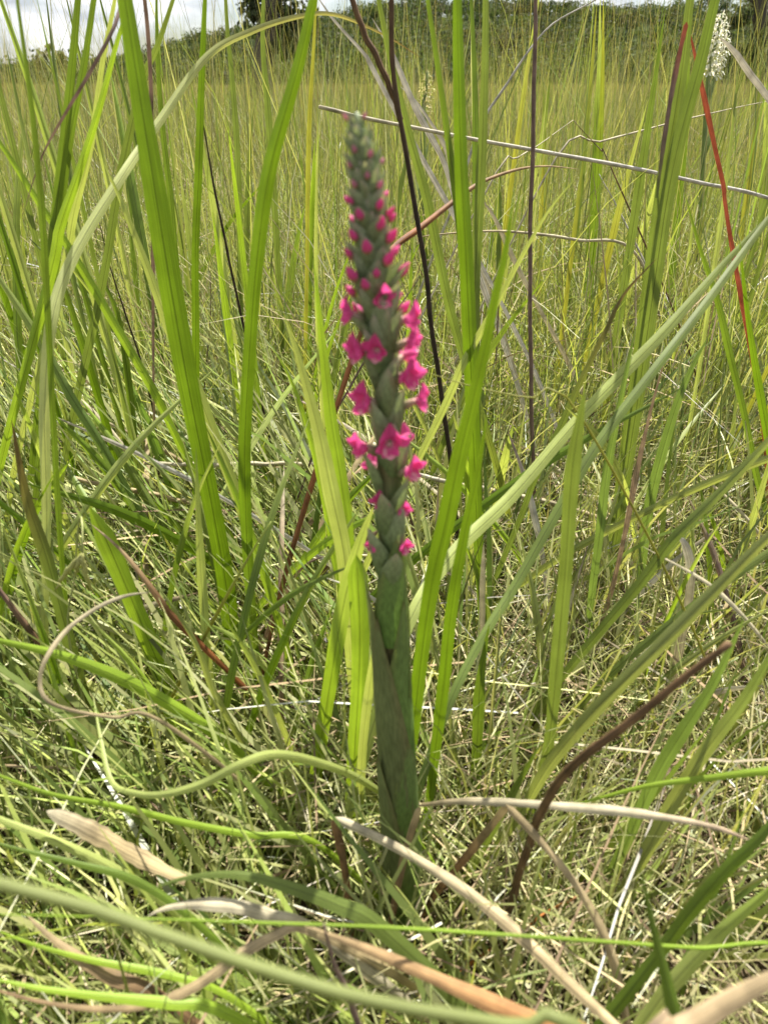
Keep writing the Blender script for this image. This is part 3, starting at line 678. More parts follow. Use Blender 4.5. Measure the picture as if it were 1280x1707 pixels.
B('dry_grass_leaf', 'pinkish dry blade curving behind the pale blue green blade', [(545, 925), (505, 945), (475, 990), (452, 1040), (432, 1085)], 9, 'pink', tip='mauve', v=0.62)
# --- low on the side of the broad blades
B('dry_grass_leaf', 'curled tan tendril looping over the leaning green blades', [(252, 987, .52), (212, 993, .51), (165, 1012, .5), (112, 1050, .49), (76, 1100, .48), (67, 1140, .48), (80, 1168, .48), (120, 1184, .49), (190, 1196, .5), (272, 1204, .51)], 7, 'tan', tip='straw', base='pink', mode='d', point=0.05)
B('grass_stalk', 'long thin straw coloured stem leaning from the tall olive blade to the ground', [(452, 870), (405, 945), (345, 1055), (285, 1165), (225, 1275)], 8, 'yellow', tip='pale', v=0.5, stem=True)
B('grass_leaf', 'wide lime green blade lying over the curled tendril', [(-80, 1045, .5), (0, 1068, .52), (100, 1092, .54), (200, 1130, .56), (285, 1175, .58), (360, 1225, .6)], 22, 'lime', base='green', mode='d')
B('grass_leaf', 'wide yellow green blade leaning behind the curled tendril', [(150, 845), (182, 910), (222, 1005), (262, 1100), (300, 1190), (328, 1275)], 30, 'lime', base='pale', v=0.52, fold=0.2, point=0.1)
B('dry_grass_leaf', 'orange tipped dead blade lying above the curled tendril', [(150, 872, .6), (200, 915, .6), (245, 970, .6), (275, 1012, .61), (302, 1042, .62)], 11, 'rust', tip='tan', mode='d', point=0.2)
B('grass_leaf', 'upright brownish striped blade beside the curled tendril', [(20, 700), (45, 830), (78, 930), (108, 1040), (132, 1130), (155, 1200)], 22, 'olive', tip='brown', base='brown', v=0.5)
B('dry_stalk', 'rough brown rush stalk leaning low behind the curled tendril', [(-40, 930), (0, 985), (50, 1050), (100, 1140), (165, 1275)], 15, 'brown', tip='mauve', v=0.5, stem=True)
B('grass_leaf', 'blue green blade looping low in front of the bright tuft', [(156, 1160, .52), (168, 1230, .5), (186, 1302, .48), (220, 1321, .47), (270, 1325, .46), (340, 1306, .46), (400, 1275, .46), (455, 1258, .47), (525, 1270, .49), (610, 1305, .53)], 15, 'pale', base='blue', mode='d')
B('grass_leaf', 'long thin grey green blade slanting to the ground over the looping blade', [(250, 960), (320, 1060), (360, 1160), (420, 1260), (480, 1330), (560, 1420)], 11, 'grey', v=0.44)
B('dead_leaf', 'broad tan dead leaf lying striped by shadows of the grass', [(78, 1352, .455), (125, 1372, .457), (175, 1398, .46), (230, 1428, .465), (310, 1468, .47)], 30, 'tan', tip='straw', mode='d', point=0.12, fold=0.25, root=False)
B('grass_leaf', 'bright lime blade lying low above the broad tan dead leaf', [(-80, 1262, .46), (0, 1293, .47), (90, 1325, .48), (200, 1345, .49), (310, 1372, .5), (420, 1392, .51), (520, 1402, .52)], 12, 'lime', mode='d')
B('grass_leaf', 'long green blade lying low beneath the broad tan dead leaf', [(-80, 1330, .44), (0, 1365, .45), (100, 1405, .46), (200, 1455, .47), (290, 1515, .48), (340, 1580, .49)], 19, 'pale', base='green', mode='d')
B('grass_leaf', 'glossy green blade arching low over the tan dead leaf foot', [(-60, 1390, .42), (30, 1415, .43), (130, 1440, .44), (230, 1470, .45), (330, 1540, .46)], 14, 'green', mode='d')
B('grass_leaf', 'curved olive leaf lying low in front of the orchid foot', [(252, 1482, .40), (300, 1466, .40), (360, 1458, .40), (420, 1462, .40), (490, 1482, .405), (560, 1508, .41), (640, 1552, .42)], 34, 'olive', base='green', mode='d', point=0.45, fold=0.15)
B('dead_leaf', 'pale curled dead leaf under the curved olive leaf', [(246, 1528, .40), (275, 1514, .40), (330, 1507, .40), (400, 1512, .40), (450, 1527, .41), (520, 1550, .42)], 21, 'straw', base='tan', mode='d', point=0.12, fold=0.4)
B('dead_leaf', 'orange and red dead leaf lying before the orchid foot', [(505, 1543, .36), (560, 1563, .35), (640, 1594, .34), (740, 1638, .33), (830, 1678, .32), (930, 1725, .31), (1010, 1775, .30)], 36, 'orange', tip='tan', base='red', mode='d', point=0.25, fold=0.35, end=0.8)
B('grass_stalk', 'blurred thick grey green stem lying low in front of everything', [(-160, 1425, .2), (-20, 1468, .2), (150, 1513, .2), (300, 1567, .2), (480, 1628, .2), (640, 1672, .2), (860, 1712, .205), (1000, 1745, .21)], 32, 'grey', base='deep', mode='d', stem=True, point=0.9)
B('grass_stalk', 'thin straight green stem lying level in front of the orchid foot', [(-60, 1523, .33), (150, 1528, .33), (400, 1537, .33), (640, 1546, .335), (900, 1562, .34), (1150, 1580, .35), (1330, 1592, .36)], 8, 'lime', mode='d', stem=True)
B('dead_leaf', 'brown withered leaf low beside the thick grey green stem', [(40, 1520, .42), (85, 1562, .42), (140, 1602, .42), (190, 1630, .425), (262, 1660, .43)], 22, 'brown', tip='tan', mode='d', point=0.2)
B('dead_leaf', 'long yellow and tan dead leaf arching below the thick grey green stem', [(-40, 1640, .38), (60, 1668, .38), (160, 1682, .38), (250, 1675, .38), (330, 1642, .385), (400, 1592, .39), (460, 1560, .40), (520, 1552, .41)], 17, 'tan', tip='brown', base='yellow', mode='d', point=0.3)
B('grass_leaf', 'bright lime blade lying lowest beneath the thick grey green stem', [(-40, 1625, .36), (70, 1648, .36), (180, 1662, .37), (280, 1672, .38), (380, 1690, .39)], 20, 'lime', mode='d')
B('grass_leaf', 'bright narrow blade crossing beneath the yellow and tan dead leaf', [(-30, 1540, .40), (50, 1572, .41), (150, 1600, .42), (280, 1625, .43), (380, 1660, .44)], 13, 'lime', mode='d')
# --- front of the orchid and beyond
B('dry_grass_leaf', 'long pale tan dead blade sloping across the orchid foot', [(556, 1362, .5), (640, 1402, .48), (720, 1448, .46), (800, 1503, .44), (880, 1572, .42), (950, 1640, .405), (1035, 1720, .39), (1090, 1780, .38)], 19, 'tan', tip='straw', mode='d', point=0.02, fold=0.5, end=0.7)
B('dry_grass_leaf', 'dark brown snapped leg of the pale tan blade standing at its end', [(557, 1362, .502), (566, 1405, .51), (576, 1460, .52), (584, 1545, .54)], 14, 'brown', mode='d', point=0.02)
B('dry_grass_leaf', 'bent pale blade lying level before the orchid stem', [(1260, 1405, .41), (1180, 1376, .42), (1050, 1354, .435), (950, 1345, .45), (850, 1338, .465), (765, 1336, .48), (702, 1342, .5)], 15, 'straw', tip='pink', base='tan', mode='d', root=False, fold=0.4)
B('dry_grass_leaf', 'brown snapped leg beneath the bent pale blade crossing the orchid stem', [(700, 1343, .5), (682, 1400, .505), (664, 1470, .51), (648, 1560, .515), (634, 1640, .52)], 13, 'brown', tip='tan', mode='d', point=0.02)
B('dry_grass_leaf', 'drooping tan blade hanging from the bent pale blade to the soil', [(842, 1340, .46), (900, 1402, .455), (950, 1462, .45), (990, 1525, .445), (1018, 1590, .44), (1042, 1690, .435)], 14, 'tan', base='orange', mode='d', point=0.02)
B('dry_grass_leaf', 'brown blade sloping back from the bent pale blade to the soil', [(846, 1342, .47), (800, 1400, .5), (755, 1455, .53), (715, 1505, .56), (690, 1560, .58)], 13, 'brown', tip='tan', mode='d', point=0.02)
B('grass_leaf', 'bright lime blade reaching level over the bluish blades', [(940, 1345, .5), (1000, 1330, .49), (1080, 1310, .48), (1180, 1297, .47), (1290, 1285, .46), (1400, 1290, .46)], 15, 'lime', mode='d')
B('grass_leaf', 'bluish blade leaning behind the level lime blade', [(1240, 1030), (1190, 1135), (1140, 1215), (1095, 1290), (1045, 1400), (985, 1530)], 23, 'blue', v=0.36)
B('grass_leaf', 'second bluish blade leaning beside the drooping tan blade', [(1320, 1030), (1240, 1165), (1180, 1245), (1125, 1330), (1070, 1430), (1005, 1540)], 24, 'grey', tip='blue', v=0.33)
B('grass_leaf', 'soft green blade slanting low under the level lime blade', [(1420, 1210, .36), (1285, 1375, .37), (1210, 1450, .38), (1150, 1520, .39), (1090, 1600, .4)], 24, 'green', mode='d')
B('grass_leaf', 'blurred green blade hanging upright close to the drooping tan blade', [(1065, 1440, .3), (1078, 1500, .3), (1094, 1570, .3), (1114, 1650, .3), (1140, 1760, .3)], 27, 'green', base='olive', mode='d', point=0.2)
B('dead_leaf', 'blurred pinkish dead leaf lying below the soft green blade', [(1420, 1560, .24), (1290, 1630, .24), (1210, 1672, .24), (1130, 1722, .24), (1060, 1770, .24)], 50, 'pink', tip='tan', mode='d', point=0.15)
B('grass_leaf', 'lime blade slanting low across the soft green blade', [(1400, 1400, .36), (1290, 1480, .37), (1200, 1555, .38), (1120, 1640, .39), (1060, 1720, .4)], 26, 'pale', tip='lime', mode='d')
B('grass_leaf', 'green blade leaning low between the orchid and the brown twig', [(900, 1240), (850, 1330), (800, 1420), (762, 1490), (730, 1560)], 16, 'olive', tip='green', v=0.36)
B('grass_leaf', 'deep green blade standing close behind the orchid foot', [(815, 1040), (800, 1140), (795, 1250), (792, 1340), (790, 1420)], 19, 'green', base='blue', v=0.46)
B('dry_stalk', 'orange withered stalk low in the tangle near the drooping tan blade', [(1020, 1470, .58), (950, 1500, .57), (860, 1555, .56), (770, 1620, .55)], 8, 'orange', tip='tan', mode='d', stem=True)
B('dry_stalk', 'mauve rough stalk leaning before the orange and red dead leaf', [(540, 1540, .33), (556, 1600, .34), (580, 1660, .36), (606, 1730, .38)], 16, 'mauve', mode='d', stem=True)
B('dead_leaf', 'white dead leaf on the soil below the orange and red leaf', [(668, 1660, .55), (700, 1668, .55), (740, 1685, .55), (800, 1710, .56)], 26, 'white', mode='d', point=0.1, root=False)

# --- more tall blades like one another, standing all through the picture
CWORD = dict(green='mid green', olive='olive', bright='vivid green', pale='pale green', lime='lime green', yellow='yellowish', blue='bluish green', grey='grey green', tan='tan', straw='straw coloured', mauve='mauve', white='bleached', brown='brown', pink='pinkish')
def more_blades(count, group, label, xr, yr, tipz, wpx, cols, lean, name='grass_leaf', avoid=True):
    k = 0; tries = 0
    while k < count and tries < 4000:
        tries += 1
        Y = random.uniform(*yr); px = random.uniform(*xr)
        # foot on the soil under that column
        gx = (px - 640) / FPX * (Y * math.cos(TILT) + H * math.sin(TILT))
        if abs(gx - ORX) < 0.05 and Y < 0.6: continue
        z = random.uniform(*tipz); a = random.uniform(0, 2 * math.pi)
        ln = abs(random.gauss(*lean)) * z
        dx, dy = math.cos(a) * ln, math.sin(a) * ln * 0.6
        if Y + dy < 0.45: dy = abs(dy)
        foot = Vector((gx, Y, 0))
        q = [foot + Vector((dx, dy, z)), foot + Vector((dx * .62, dy * .62, z * .78)), foot + Vector((dx * .25, dy * .25, z * .45)), foot + Vector((dx * .05, dy * .05, z * .15)), foot + Vector((0, 0, -0.01))]
        # pixel columns are only needed by blade(): feed it through depth-free points
        pts = []
        for p in q:
            d = depth(p); cx = p.x / d
            up = (p - Vector((0, 0, H))).dot(Vector((0, math.sin(TILT), math.cos(TILT)))) / d
            pts.append((640 + cx * FPX, 853.5 - up * FPX, d))
        cc = random.choice(cols)
        pre = ('long ' if z > (tipz[0] + tipz[1]) / 2 else 'short ') + ('' if label.startswith('leaning') or label.startswith('dry') else 'tilted ' if ln / z > lean[0] + 0.67 * lean[1] else 'straight ')
        B(name, pre + label.replace('COLOUR', CWORD[cc]), pts, random.uniform(*wpx), cc, tip=random.choice(cols), base=random.choice(cols), mode='d', group=group, fold=random.uniform(0.2, 0.6), roll=random.uniform(-0.7, 0.7), root=False, n=16)
        k += 1
more_blades(34, 'slim blades among the fan of tall blades', 'slim COLOUR blade standing among the taller blades below the open sky', (-60, 420), (0.8, 1.7), (0.4, 0.75), (8, 15), ['green', 'olive', 'bright', 'pale', 'lime'], (0.1, 0.25))
more_blades(36, 'slim blades before the hill', 'slim COLOUR blade standing in the meadow below the wooded hill', (700, 1340), (0.95, 1.9), (0.4, 0.8), (7, 14), ['olive', 'green', 'yellow', 'pale'], (0.05, 0.2))
more_blades(14, 'slim blades behind the orchid', 'slim COLOUR blade standing behind the flowering spike of the orchid', (440, 720), (0.9, 1.6), (0.35, 0.6), (7, 13), ['green', 'olive', 'lime'], (0.05, 0.2))
more_blades(34, 'leaning blades near the curled tendril', 'leaning COLOUR blade in the thick sward around the curled tan tendril', (-80, 520), (0.42, 0.8), (0.16, 0.36), (9, 18), ['green', 'lime', 'olive', 'pale', 'bright'], (0.7, 0.4))
more_blades(30, 'leaning blades in the tangle', 'leaning COLOUR blade rising from the dry tangle beyond the brown twig', (720, 1360), (0.45, 0.95), (0.14, 0.36), (7, 14), ['olive', 'pale', 'grey', 'lime'], (0.6, 0.35))
more_blades(26, 'dry blades in the tangle', 'dry COLOUR blade tilted in the tangle beyond the brown twig', (700, 1340), (0.45, 1.1), (0.1, 0.3), (6, 11), ['tan', 'straw', 'mauve', 'white'], (1.2, 0.5), name='dry_grass_leaf')
more_blades(18, 'dry blades near the curled tendril', 'dry COLOUR blade tilted in the sward around the curled tendril', (-60, 520), (0.42, 0.95), (0.1, 0.28), (6, 12), ['tan', 'straw', 'brown', 'pink'], (1.2, 0.5), name='dry_grass_leaf')

# ------------------------------------------------------------------ the pink orchid
OY = 0.349
AX = [(590, 186), (596, 215), (606, 260), (613, 320), (618, 400), (628, 500), (640, 600), (645, 700), (649, 800), (650, 900), (649, 1000), (652, 1100), (658, 1200), (664, 1300), (668, 1400), (669, 1500), (669, 1580)]
AXP = [P(x, y, OY) for x, y in AX]; AXP.append(Vector((AXP[-1].x, OY, -0.02)))
AYS = [a[1] for a in AX] + [1660]
def axis(py):
    i = 0
    while i < len(AYS) - 2 and py > AYS[i + 1]: i += 1
    return AXP[i].lerp(AXP[i + 1], (py - AYS[i]) / (AYS[i + 1] - AYS[i]))
def rpx(px, py): return px * depth(axis(py)) / FPX
orchid = bpy.data.objects.new('orchid', None); COL.objects.link(orchid)
OB = Vector((AXP[-1].x, OY, 0)); orchid.location = OB
tag(orchid, 'tall orchid with a dense spike of pink flowers and buds on a thick stem', 'orchid')
SG, SGd, SR = (0.12, 0.16, 0.055), (0.085, 0.125, 0.045), (0.19, 0.085, 0.05)
def stem_col(f):
    r = max(0, math.sin(f * 31) - 0.35) * 0.7
    return mixc(mixc(SG, SGd, abs(math.sin(f * 9))), SR, r)
rad = [rpx(r, y) for r, y in [(8, 190), (15, 240), (19, 300), (22, 380), (23, 460), (23, 560), (23, 660), (25, 760), (26, 860), (27, 960), (29, 1060), (30, 1160), (30, 1260), (29, 1380), (28, 1480), (26, 1600), (24, 1650)]]
link('stem', tube_mesh('stem', [p - OB for p in [axis(y) for y in range(188, 1660, 46)]], rad, 20, stem_col, 120), M_STEM, orchid)

def sheath(py0, py1, ang, spread, flare, c0, c1, name='sheath_leaf', lift=1.06):
    """a leaf wrapped round the stem from its base py0 up to its point py1, facing ang (0 = to the viewer)"""
    nu, nv = 10, 14; V, C, UV = [], [], []
    for j in range(nv + 1):
        t = j / nv; py = py0 + (py1 - py0) * t
        c = axis(py) - OB
        r = rpx(np.interp(py, [180, 300, 460, 660, 860, 1060, 1260, 1480, 1600], [5, 14, 20, 23, 26, 29, 30, 28, 26]), py) * lift
        half = spread * (1 - t ** 1.7) + 0.05 * (1 - t)
        out = flare * t ** 2.2
        for i in range(nu + 1):
            a = ang + half * (i / nu * 2 - 1)
            d = Vector((math.sin(a), -math.cos(a), 0)); d0 = Vector((math.sin(ang), -math.cos(ang), 0))
            V.append(c + d * r * (1 + 0.012 * math.sin(i * 2.1 + j)) + d0 * out)
            edge = abs(i / nu * 2 - 1)
            C.append(mixc(mixc(c0, c1, t), SR, 0.55 * max(0, edge - 0.55) + (0.45 if t > 0.93 else 0)))
            UV.append((i / nu * 1.5, t * 2))
    k = nu + 1
    F = [(j * k + i, j * k + i + 1, (j + 1) * k + i + 1, (j + 1) * k + i) for j in range(nv) for i in range(nu)]
    link(name, mesh_np(name, np.array(V), F, np.array(C), UV), M_BRACT, orchid)
G_A, G_B = (0.12, 0.19, 0.05), (0.14, 0.19, 0.08)
for py0, py1, ang, sp, fl in [(1610, 1340, 0.9, 1.9, 0.004), (1560, 1235, -0.9, 1.7, 0.003), (1440, 1215, 0.7, 1.7, 0.0), (1390, 1010, -0.6, 1.8, 0.002), (1270, 985, 0.8, 1.6, 0.001), (1180, 925, -1.3, 1.3, 0.006), (1060, 880, 0.3, 1.5, 0.002), (1150, 950, 2.6, 1.6, 0.003), (1480, 1200, 2.8, 1.8, 0.003)]:
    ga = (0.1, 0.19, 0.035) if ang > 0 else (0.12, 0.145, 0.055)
    sheath(py0, py1, ang, sp, fl, ga, mixc(ga, (0.2, 0.24, 0.1), 0.5), lift=1.05 + 0.05 * random.random())

# bract: a pointed cupped leaf; made once, placed with its own matrix and shared data
def cup_mesh(name, L, W, cup, curl, colour, nu=6, nv=8, tipp=1.6, wide=0.35):
    V, C, UV = [], [], []
    for j in range(nv + 1):
        t = j / nv
        prof = (math.sin(math.pi * min(1, (t * (1 - wide) / wide if t < wide else 1) * 1)) if False else min(1, 0.55 + t / wide * 0.45)) * (1 - max(0, (t - wide) / (1 - wide)) ** tipp)
        hw = W * 0.5 * max(prof, 0.02)
        for i in range(nu + 1):
            s = i / nu * 2 - 1
            V.append(Vector((s * hw, cup * hw * s * s * 1.0 + curl * L * t * t, L * t)))
            C.append(colour(t, s)); UV.append((i / nu, t))
    k = nu + 1
    F = [(j * k + i, j * k + i + 1, (j + 1) * k + i + 1, (j + 1) * k + i) for j in range(nv) for i in range(nu)]
    return mesh_np(name, np.array(V), F, np.array(C), UV)
def bract_col(t, s): return mixc(mixc((0.11, 0.165, 0.055), (0.32, 0.37, 0.22), t ** 1.3), (0.42, 0.3, 0.28), max(0, t - 0.8) * 3)
BRACTS = [cup_mesh('bract', 1.0, 0.42, 0.9, 0.06, bract_col), cup_mesh('bract', 1.0, 0.36, 0.8, -0.05, bract_col), cup_mesh('bract', 1.0, 0.46, 1.0, 0.12, bract_col)]
PK, PKd, PKl = (0.7, 0.1, 0.32), (0.46, 0.03, 0.17), (0.8, 0.36, 0.48)
def bud_mesh(PK=PK, PKd=PKd):
    V, C = [], []; nu, nv = 10, 9
    for j in range(nv + 1):
        t = j / nv; r = math.sin(math.pi * (0.06 + 0.9 * t) ** 0.85) * 0.3
        for i in range(nu):
            a = 2 * math.pi * i / nu
            rr = r * (1 + 0.08 * math.cos(3 * a))
            V.append(Vector((math.cos(a) * rr, math.sin(a) * rr * 0.85 - 0.12 * t * t, t)))
            C.append(mixc((0.3, 0.28, 0.14), mixc(PK, PKd, 0.3 * abs(math.cos(1.5 * a))), min(1, max(0, (t - 0.12) * 3))))
    F = [(j * nu + i, j * nu + (i + 1) % nu, (j + 1) * nu + (i + 1) % nu, (j + 1) * nu + i) for j in range(nv) for i in range(nu)]
    F += [tuple(range(nu))[::-1], tuple(nv * nu + i for i in range(nu))]
    return mesh_np('bud', np.array(V), F, np.array(C))
BUD = bud_mesh(); BUD.materials.append(M_PETAL)
YOUNG = bud_mesh((0.55, 0.22, 0.32), (0.38, 0.2, 0.2)); YOUNG.materials.append(M_PETAL)
def frame(dirv, outv):
    """matrix whose z runs along dirv and whose -y faces outwards"""
    z = dirv.normalized(); x = outv.cross(z)
    if x.length < 1e-4: x = Vector((1, 0, 0))
    x.normalize(); y = z.cross(x)
    return Matrix((x, y, z)).transposed()
def place(name, me, mat, loc, z, out, scale, parent=orchid):
    o = link(name, me, mat, parent)
    m = frame(z, out).to_4x4() @ Matrix.Diagonal((scale[0], scale[1], scale[2], 1))
    o.matrix_local = Matrix.Translation(loc) @ m
    return o
def ang_of(px, py, R_):
    """angle round the stem at which something of radius R_ pixels shows at column px"""
    c = 640 + (axis(py).x / depth(axis(py))) * FPX
    s = max(-1, min(1, (px - c) / R_))
    return math.asin(s)
def side(a): return Vector((math.sin(a), -math.cos(a), 0))
def put_bract(py, a, L, W, lean, kind=None):
    """bract with its foot on the stem at row py, facing a; L and W in pixels"""
    c = axis(py) - OB; d = side(a)
    foot = c + d * rpx(np.interp(py, [180, 240, 300, 460, 660, 860, 1000], [6, 13, 17, 20, 21, 24, 26]), py)
    up = (axis(py - 30) - axis(py)).normalized()
    z = up + d * lean * 1.45
    l, w = rpx(L, py), rpx(W, py) / 0.34
    place('bract', BRACTS[random.randrange(3) if kind is None else kind], M_BRACT, foot, z, -d, (w, w, l))

# buds seen in the photograph, then the rest of the spiral round the back
BUDS = [(577, 194, 13), (608, 192, 12), (591, 246, 15), (618, 254, 16), (582, 272, 14), (613, 288, 15), (590, 302, 17), (635, 304, 17), (634, 335, 21), (600, 350, 24), (583, 330, 18), (634, 365, 27), (652, 350, 20), (589, 385, 24), (612, 402, 28), (653, 388, 27), (648, 422, 29), (580, 416, 20), (588, 448, 30), (673, 449, 29), (609, 462, 24), (628, 444, 20)]
for px, py, s in BUDS:
    Rr = np.interp(py, [190, 240, 300, 350, 450], [19, 31, 39, 43, 49])
    a = ang_of(px, py, Rr)
    c = axis(py) - OB; d = side(a)
    loc = c + d * rpx(Rr * 0.82, py) - Vector((0, 0, rpx(s * 0.5, py)))
    place('bud', BUD if py > 305 else YOUNG, M_PETAL, loc, Vector((0, 0, 1)) + d * 0.55, -d, (rpx(s * 1.05, py),) * 2 + (rpx(s * 1.15, py),))
    put_bract(py + s * 1.5 + 12, a + random.uniform(-0.15, 0.15), (46 if py > 230 else 16) + s * 0.9, 22 + s * 0.42, 0.34 if py > 300 else 0.3 if py > 230 else 0.06)
    if py > 300: put_bract(py + 8, a + random.uniform(0.3, 0.6) * random.choice((-1, 1)), 42, 22, 0.3)
for k in range(46):      # golden spiral of bracts over the whole spike, with buds towards the back
    t = k / 45; py = 232 + t * 330; a = k * 2.39996
    put_bract(py + 20, a, 44 + 30 * t, 20 + 14 * t, 0.34)
    if math.cos(a) < 0.1 and py > 260:
        Rr = np.interp(py, [190, 240, 300, 350, 450, 600], [17, 27, 34, 38, 44, 44]); d = side(a); s = 12 + 18 * t
        place('bud', BUD if py > 305 else YOUNG, M_PETAL, axis(py) - OB + d * rpx(Rr * 0.8, py), Vector((0, 0, 1)) + d * 0.6, -d, (rpx(s, py),) * 3)
for k in range(16):
    put_bract(258 - k * 2.2, k * 2.39996, 42 - k * 0.5, 24 - k * 0.3, max(0.02, 0.26 - 0.02 * k))

# flower: an ovary tube with a hood, two side petals, two lower petals and a lip
def pet(t, s): return mixc(mixc(PKl, PK, min(1, t * 1.8)), PKd, 0.35 * abs(s) ** 2 * t)
def lip(t, s): return mixc((0.75, 0.62, 0.5), PKl, min(1, t * 1.1))
HOOD = cup_mesh('hood', 1.0, 0.95, 1.0, -0.35, lambda t, s: mixc(PK, PKd, 0.4 * t), 6, 7, 2.4, 0.55)
PETAL = cup_mesh('petal', 1.0, 0.6, 0.55, 0.3, pet, 6, 7, 2.2, 0.5)
LIP = cup_mesh('lip', 1.0, 0.75, 0.5, 0.45, lip, 6, 7, 2.6, 0.55)
for m_ in (HOOD, PETAL, LIP): m_.materials.append(M_PETAL)
def tube_col(f): return mixc((0.16, 0.2, 0.07), (0.6, 0.35, 0.3), f ** 2)
OVARY = tube_mesh('flower', [Vector((0, 0, 0)), Vector((0, 0.02, 0.5)), Vector((0, -0.02, 1.0))], [0.2, 0.3, 0.27, 0.18], 9, tube_col, 8)
OVARY.materials.append(M_BRACT)
def flower(px, py, s, R_=52, droop=0.35, back=None, dull=False):
    a = ang_of(px, py, R_) if back is None else back
    d = side(a); c = axis(py) - OB
    S = rpx(s * 1.22, py)
    foot = c + d * rpx(20, py) - Vector((0, 0, rpx(18, py)))
    tip = c + d * rpx(R_ - s * 0.3, py)
    L = (tip - foot).length
    fm = OVARY.copy()
    fm.transform(frame(tip - foot, -d).to_4x4() @ Matrix.Diagonal((S * 0.5, S * 0.5, L, 1)))
    fl = link('flower', fm, M_BRACT, orchid); fl.location = foot
    f = (d + Vector((0, 0, -droop * 0.3))).normalized()
    x = Vector((0, 0, 1)).cross(f).normalized(); u = f.cross(x)
    def sub(name, me, z, out, sc):
        o = link(name, me, M_PETAL, fl)
        o.matrix_local = Matrix.Translation(tip - foot - f * S * 0.06) @ frame(z.normalized(), out).to_4x4() @ Matrix.Scale(sc, 4)
    j = lambda q: random.uniform(-q, q)
    sub('hood', HOOD, u * (0.8 + j(.2)) + f * (0.75 + j(.2)), f * 0.7 - u, S * 0.62)
    for sg in (-1, 1):
        sub('petal', PETAL, x * sg * (1 + j(.2)) + f * (0.45 + j(.2)) + u * (0.25 + j(.3)), f, S * (0.62 + j(.06)))
        sub('petal', PETAL, x * sg * 0.6 + f * 0.7 - u * (0.5 + j(.2)), f, S * 0.52)
    sub('lip', LIP, f * 0.55 - u * (0.9 + j(.2)), f, S * 0.5)
for px, py, s, R_ in [(576, 520, 44, 56), (640, 488, 40, 40), (688, 526, 48, 60), (592, 578, 50, 50), (626, 570, 44, 46), (691, 565, 44, 56), (683, 617, 54, 54), (604, 656, 48, 50), (706, 663, 44, 64), (650, 724, 52, 46), (598, 735, 46, 54), (688, 770, 44, 52)]:
    flower(px, py, s, R_)
for px, py, s, R_ in [(634, 822, 34, 34), (672, 838, 32, 32), (619, 900, 26, 38), (675, 899, 30, 36)]:
    flower(px, py, s, R_, 0.9)
for py, a in [(505, 2.7), (545, 3.6), (600, 2.2), (640, 3.2), (690, 4.0), (745, 2.6), (790, 3.7), (860, 3.0)]:
    flower(0, py, 40, 50, back=a)
for py, a, L, W in [(600, -0.75, 92, 34), (640, 0.5, 88, 34), (670, 0.15, 104, 32), (700, 0.95, 96, 34), (720, -0.6, 100, 32), (760, 0.35, 100, 36), (800, -1.1, 104, 30), (835, 0.75, 96, 34), (860, -0.25, 104, 36), (890, 0.55, 100, 34), (925, -0.9, 104, 32), (950, 0.2, 100, 38), (560, 0.4, 84, 34), (575, -0.2, 86, 34), (545, 0.95, 74, 30), (530, -0.7, 74, 32), (620, -1.2, 80, 30), (770, 1.2, 90, 30), (640, 2.4, 90, 34), (720, 3.4, 90, 34), (800, 2.8, 90, 34), (880, 3.6, 96, 34), (560, 3.0, 80, 32)]:
    put_bract(py + 26, a, L, W, 0.13 + 0.1 * random.random())

# ------------------------------------------------------------------ the two smaller orchids in the meadow
def floret_mesh(name, c, c2):
    V, C, F = [], [], []
    def strip(pts, w):
        b = len(V)
        for i, p in enumerate(pts):
            f = i / (len(pts) - 1); ww = w * (0.5 + 0.9 * math.sin(math.pi * min(1, f * 0.8 + 0.15)))
            V.append(p + Vector((ww, 0, 0))); V.append(p - Vector((ww, 0, 0)) + Vector((0, 0, ww * 0.7)))
            C.append(mixc(c2, c, f)); C.append(mixc(c2, c, f))
        for i in range(len(pts) - 1): F.append((b + 2 * i, b + 2 * i + 1, b + 2 * i + 3, b + 2 * i + 2))
    strip([Vector((0, 0, 0)), Vector((0, 0.35, 0.25)), Vector((0, 0.75, 0.35)), Vector((0.02, 1.05, 0.25))], 0.05)
    strip([Vector((0, 0.8, 0.3)), Vector((0.25, 1.05, 0.45)), Vector((0.4, 1.15, 0.75))], 0.09)
    strip([Vector((0, 0.8, 0.3)), Vector((-0.28, 1.05, 0.4)), Vector((-0.45, 1.2, 0.6))], 0.09)
    strip([Vector((0, 0.85, 0.3)), Vector((0.05, 1.15, 0.1)), Vector((0.0, 1.25, -0.25))], 0.08)
    strip([Vector((0, 0.8, 0.3)), Vector((0.02, 1.0, 0.65)), Vector((0, 1.05, 0.85))], 0.09)
    return mesh_np(name, np.array(V), F, np.array(C), None, False)
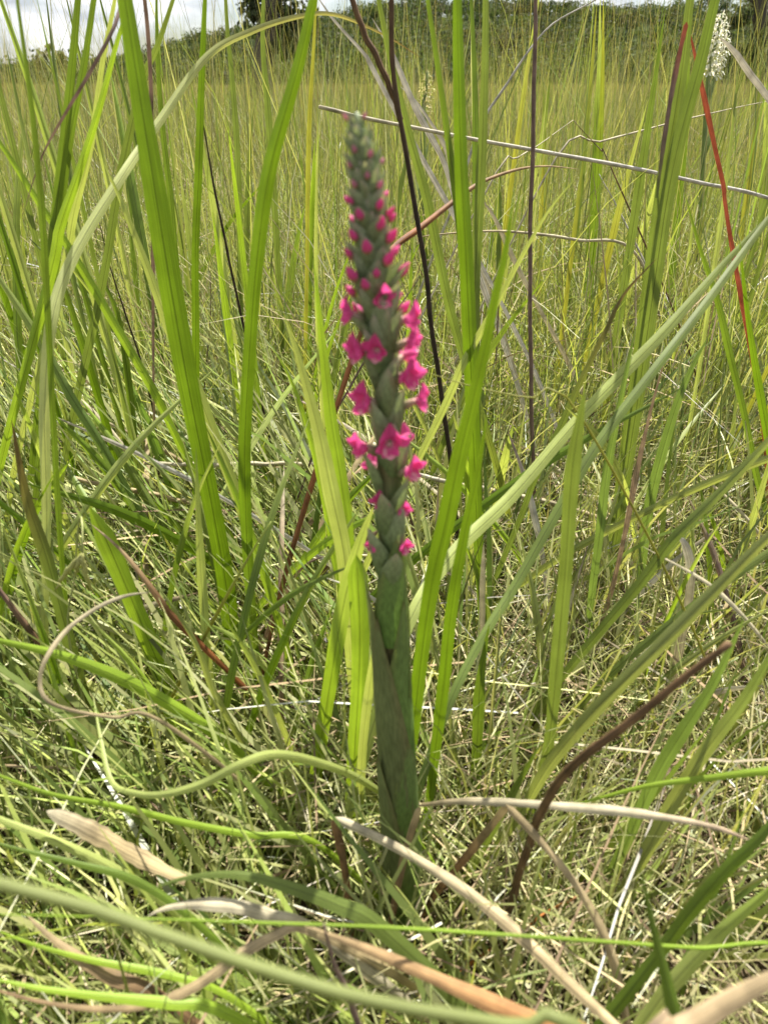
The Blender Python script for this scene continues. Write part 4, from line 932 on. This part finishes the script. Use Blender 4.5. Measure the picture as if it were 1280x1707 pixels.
def small_orchid(label, axis_px, Y, half, count, c, c2, foot_px):
    pts = [P(x, y, Y) for x, y in axis_px]
    foot = P(foot_px[0], foot_px[1], Y); foot.z = -0.01
    root = bpy.data.objects.new('orchid', None); COL.objects.link(root); root.location = foot
    tag(root, label, 'orchid')
    loc = [p - foot for p in pts]
    w = 4.5 / FPX * depth(pts[0])
    link('stem', tube_mesh('stem', loc + [loc[-1].lerp(Vector((0, 0, 0)), 0.5), Vector((0, 0, 0))], [w * 0.5, w * 0.9, w, w * 1.1, w * 1.2], 7, (0.17, 0.22, 0.07), 24), M_STEM, root)
    me = floret_mesh('flower', c, c2); me.materials.append(M_PETAL)
    px = depth(pts[0]) / FPX
    line = catmull(loc, 40)
    for k in range(count):
        t = (k + 0.5) / count; p = line[int(t * 40)]
        a = k * 2.39996; d = side(a)
        sc = half * px * (0.45 + 0.6 * min(1, t * 2.2)) * random.uniform(0.85, 1.15)
        o = link('flower', me, M_PETAL, root)
        y = d + Vector((0, 0, 0.25)); y.normalize(); x = Vector((0, 0, 1)).cross(y).normalized(); z = x.cross(y)
        m = Matrix((x, y, z)).transposed().to_4x4()
        o.matrix_local = Matrix.Translation(p) @ m @ Matrix.Scale(sc / 1.2, 4)
    for k in range(5):
        a = k * 2.4; d = side(a); q = loc[-1].lerp(Vector((0, 0, 0)), 0.1 + 0.17 * k)
        o = link('leaf', BRACTS[k % 3], M_BRACT, root)
        o.matrix_local = Matrix.Translation(q) @ frame(Vector((0, 0, 1)) + d * 0.3, -d).to_4x4() @ Matrix.Diagonal((px * 26, px * 26, px * 60, 1))
small_orchid('white flowered orchid spike standing before the wooded hill', [(1202, 22), (1196, 55), (1188, 90), (1180, 125)], 1.9, 20, 64, (0.82, 0.83, 0.76), (0.5, 0.55, 0.25), (1160, 560))
small_orchid('small faded yellow orchid spike standing behind the bleached strips', [(712, 118), (711, 140), (708, 165), (706, 190)], 2.2, 13, 30, (0.62, 0.56, 0.28), (0.3, 0.33, 0.1), (700, 520))

# ------------------------------------------------------------------ hanging sedge flower over the leaning blades
def sedge_flower():
    foot = P(150, 1190, 0.5); foot.z = -0.01
    root = bpy.data.objects.new('sedge_flower', None); COL.objects.link(root); root.location = foot
    tag(root, 'small pale yellow sedge flower with drooping spikelets above the curled tendril', 'sedge flower')
    line = [(112, 1190), (118, 1080), (125, 960), (131, 880), (136, 862), (138, 880), (138, 922)]
    q = [P(x, y, 0.5 - 0.01 * i) - foot for i, (x, y) in enumerate(line)]
    q[0] = Vector((0, 0, 0))
    w = 1.6 * 0.6 / FPX
    link('stalk', tube_mesh('stalk', q, [w * 1.6, w * 1.3, w, w * 0.8], 6, (0.3, 0.32, 0.12), 40), M_STEM, root)
    for ex, ey in ((92, 985), (157, 990), (128, 960), (148, 955)):
        e = P(ex, ey, 0.445) - foot; m = q[-1].lerp(e, 0.5) + Vector((0, -0.004, 0.002))
        link('spikelet', tube_mesh('spikelet', [q[-1], m, e], [w * 1.2, w * 2.6, w * 1.8, w * 0.4], 6, (0.36, 0.36, 0.12), 10, rough=0.3), M_BRACT, root)
sedge_flower()
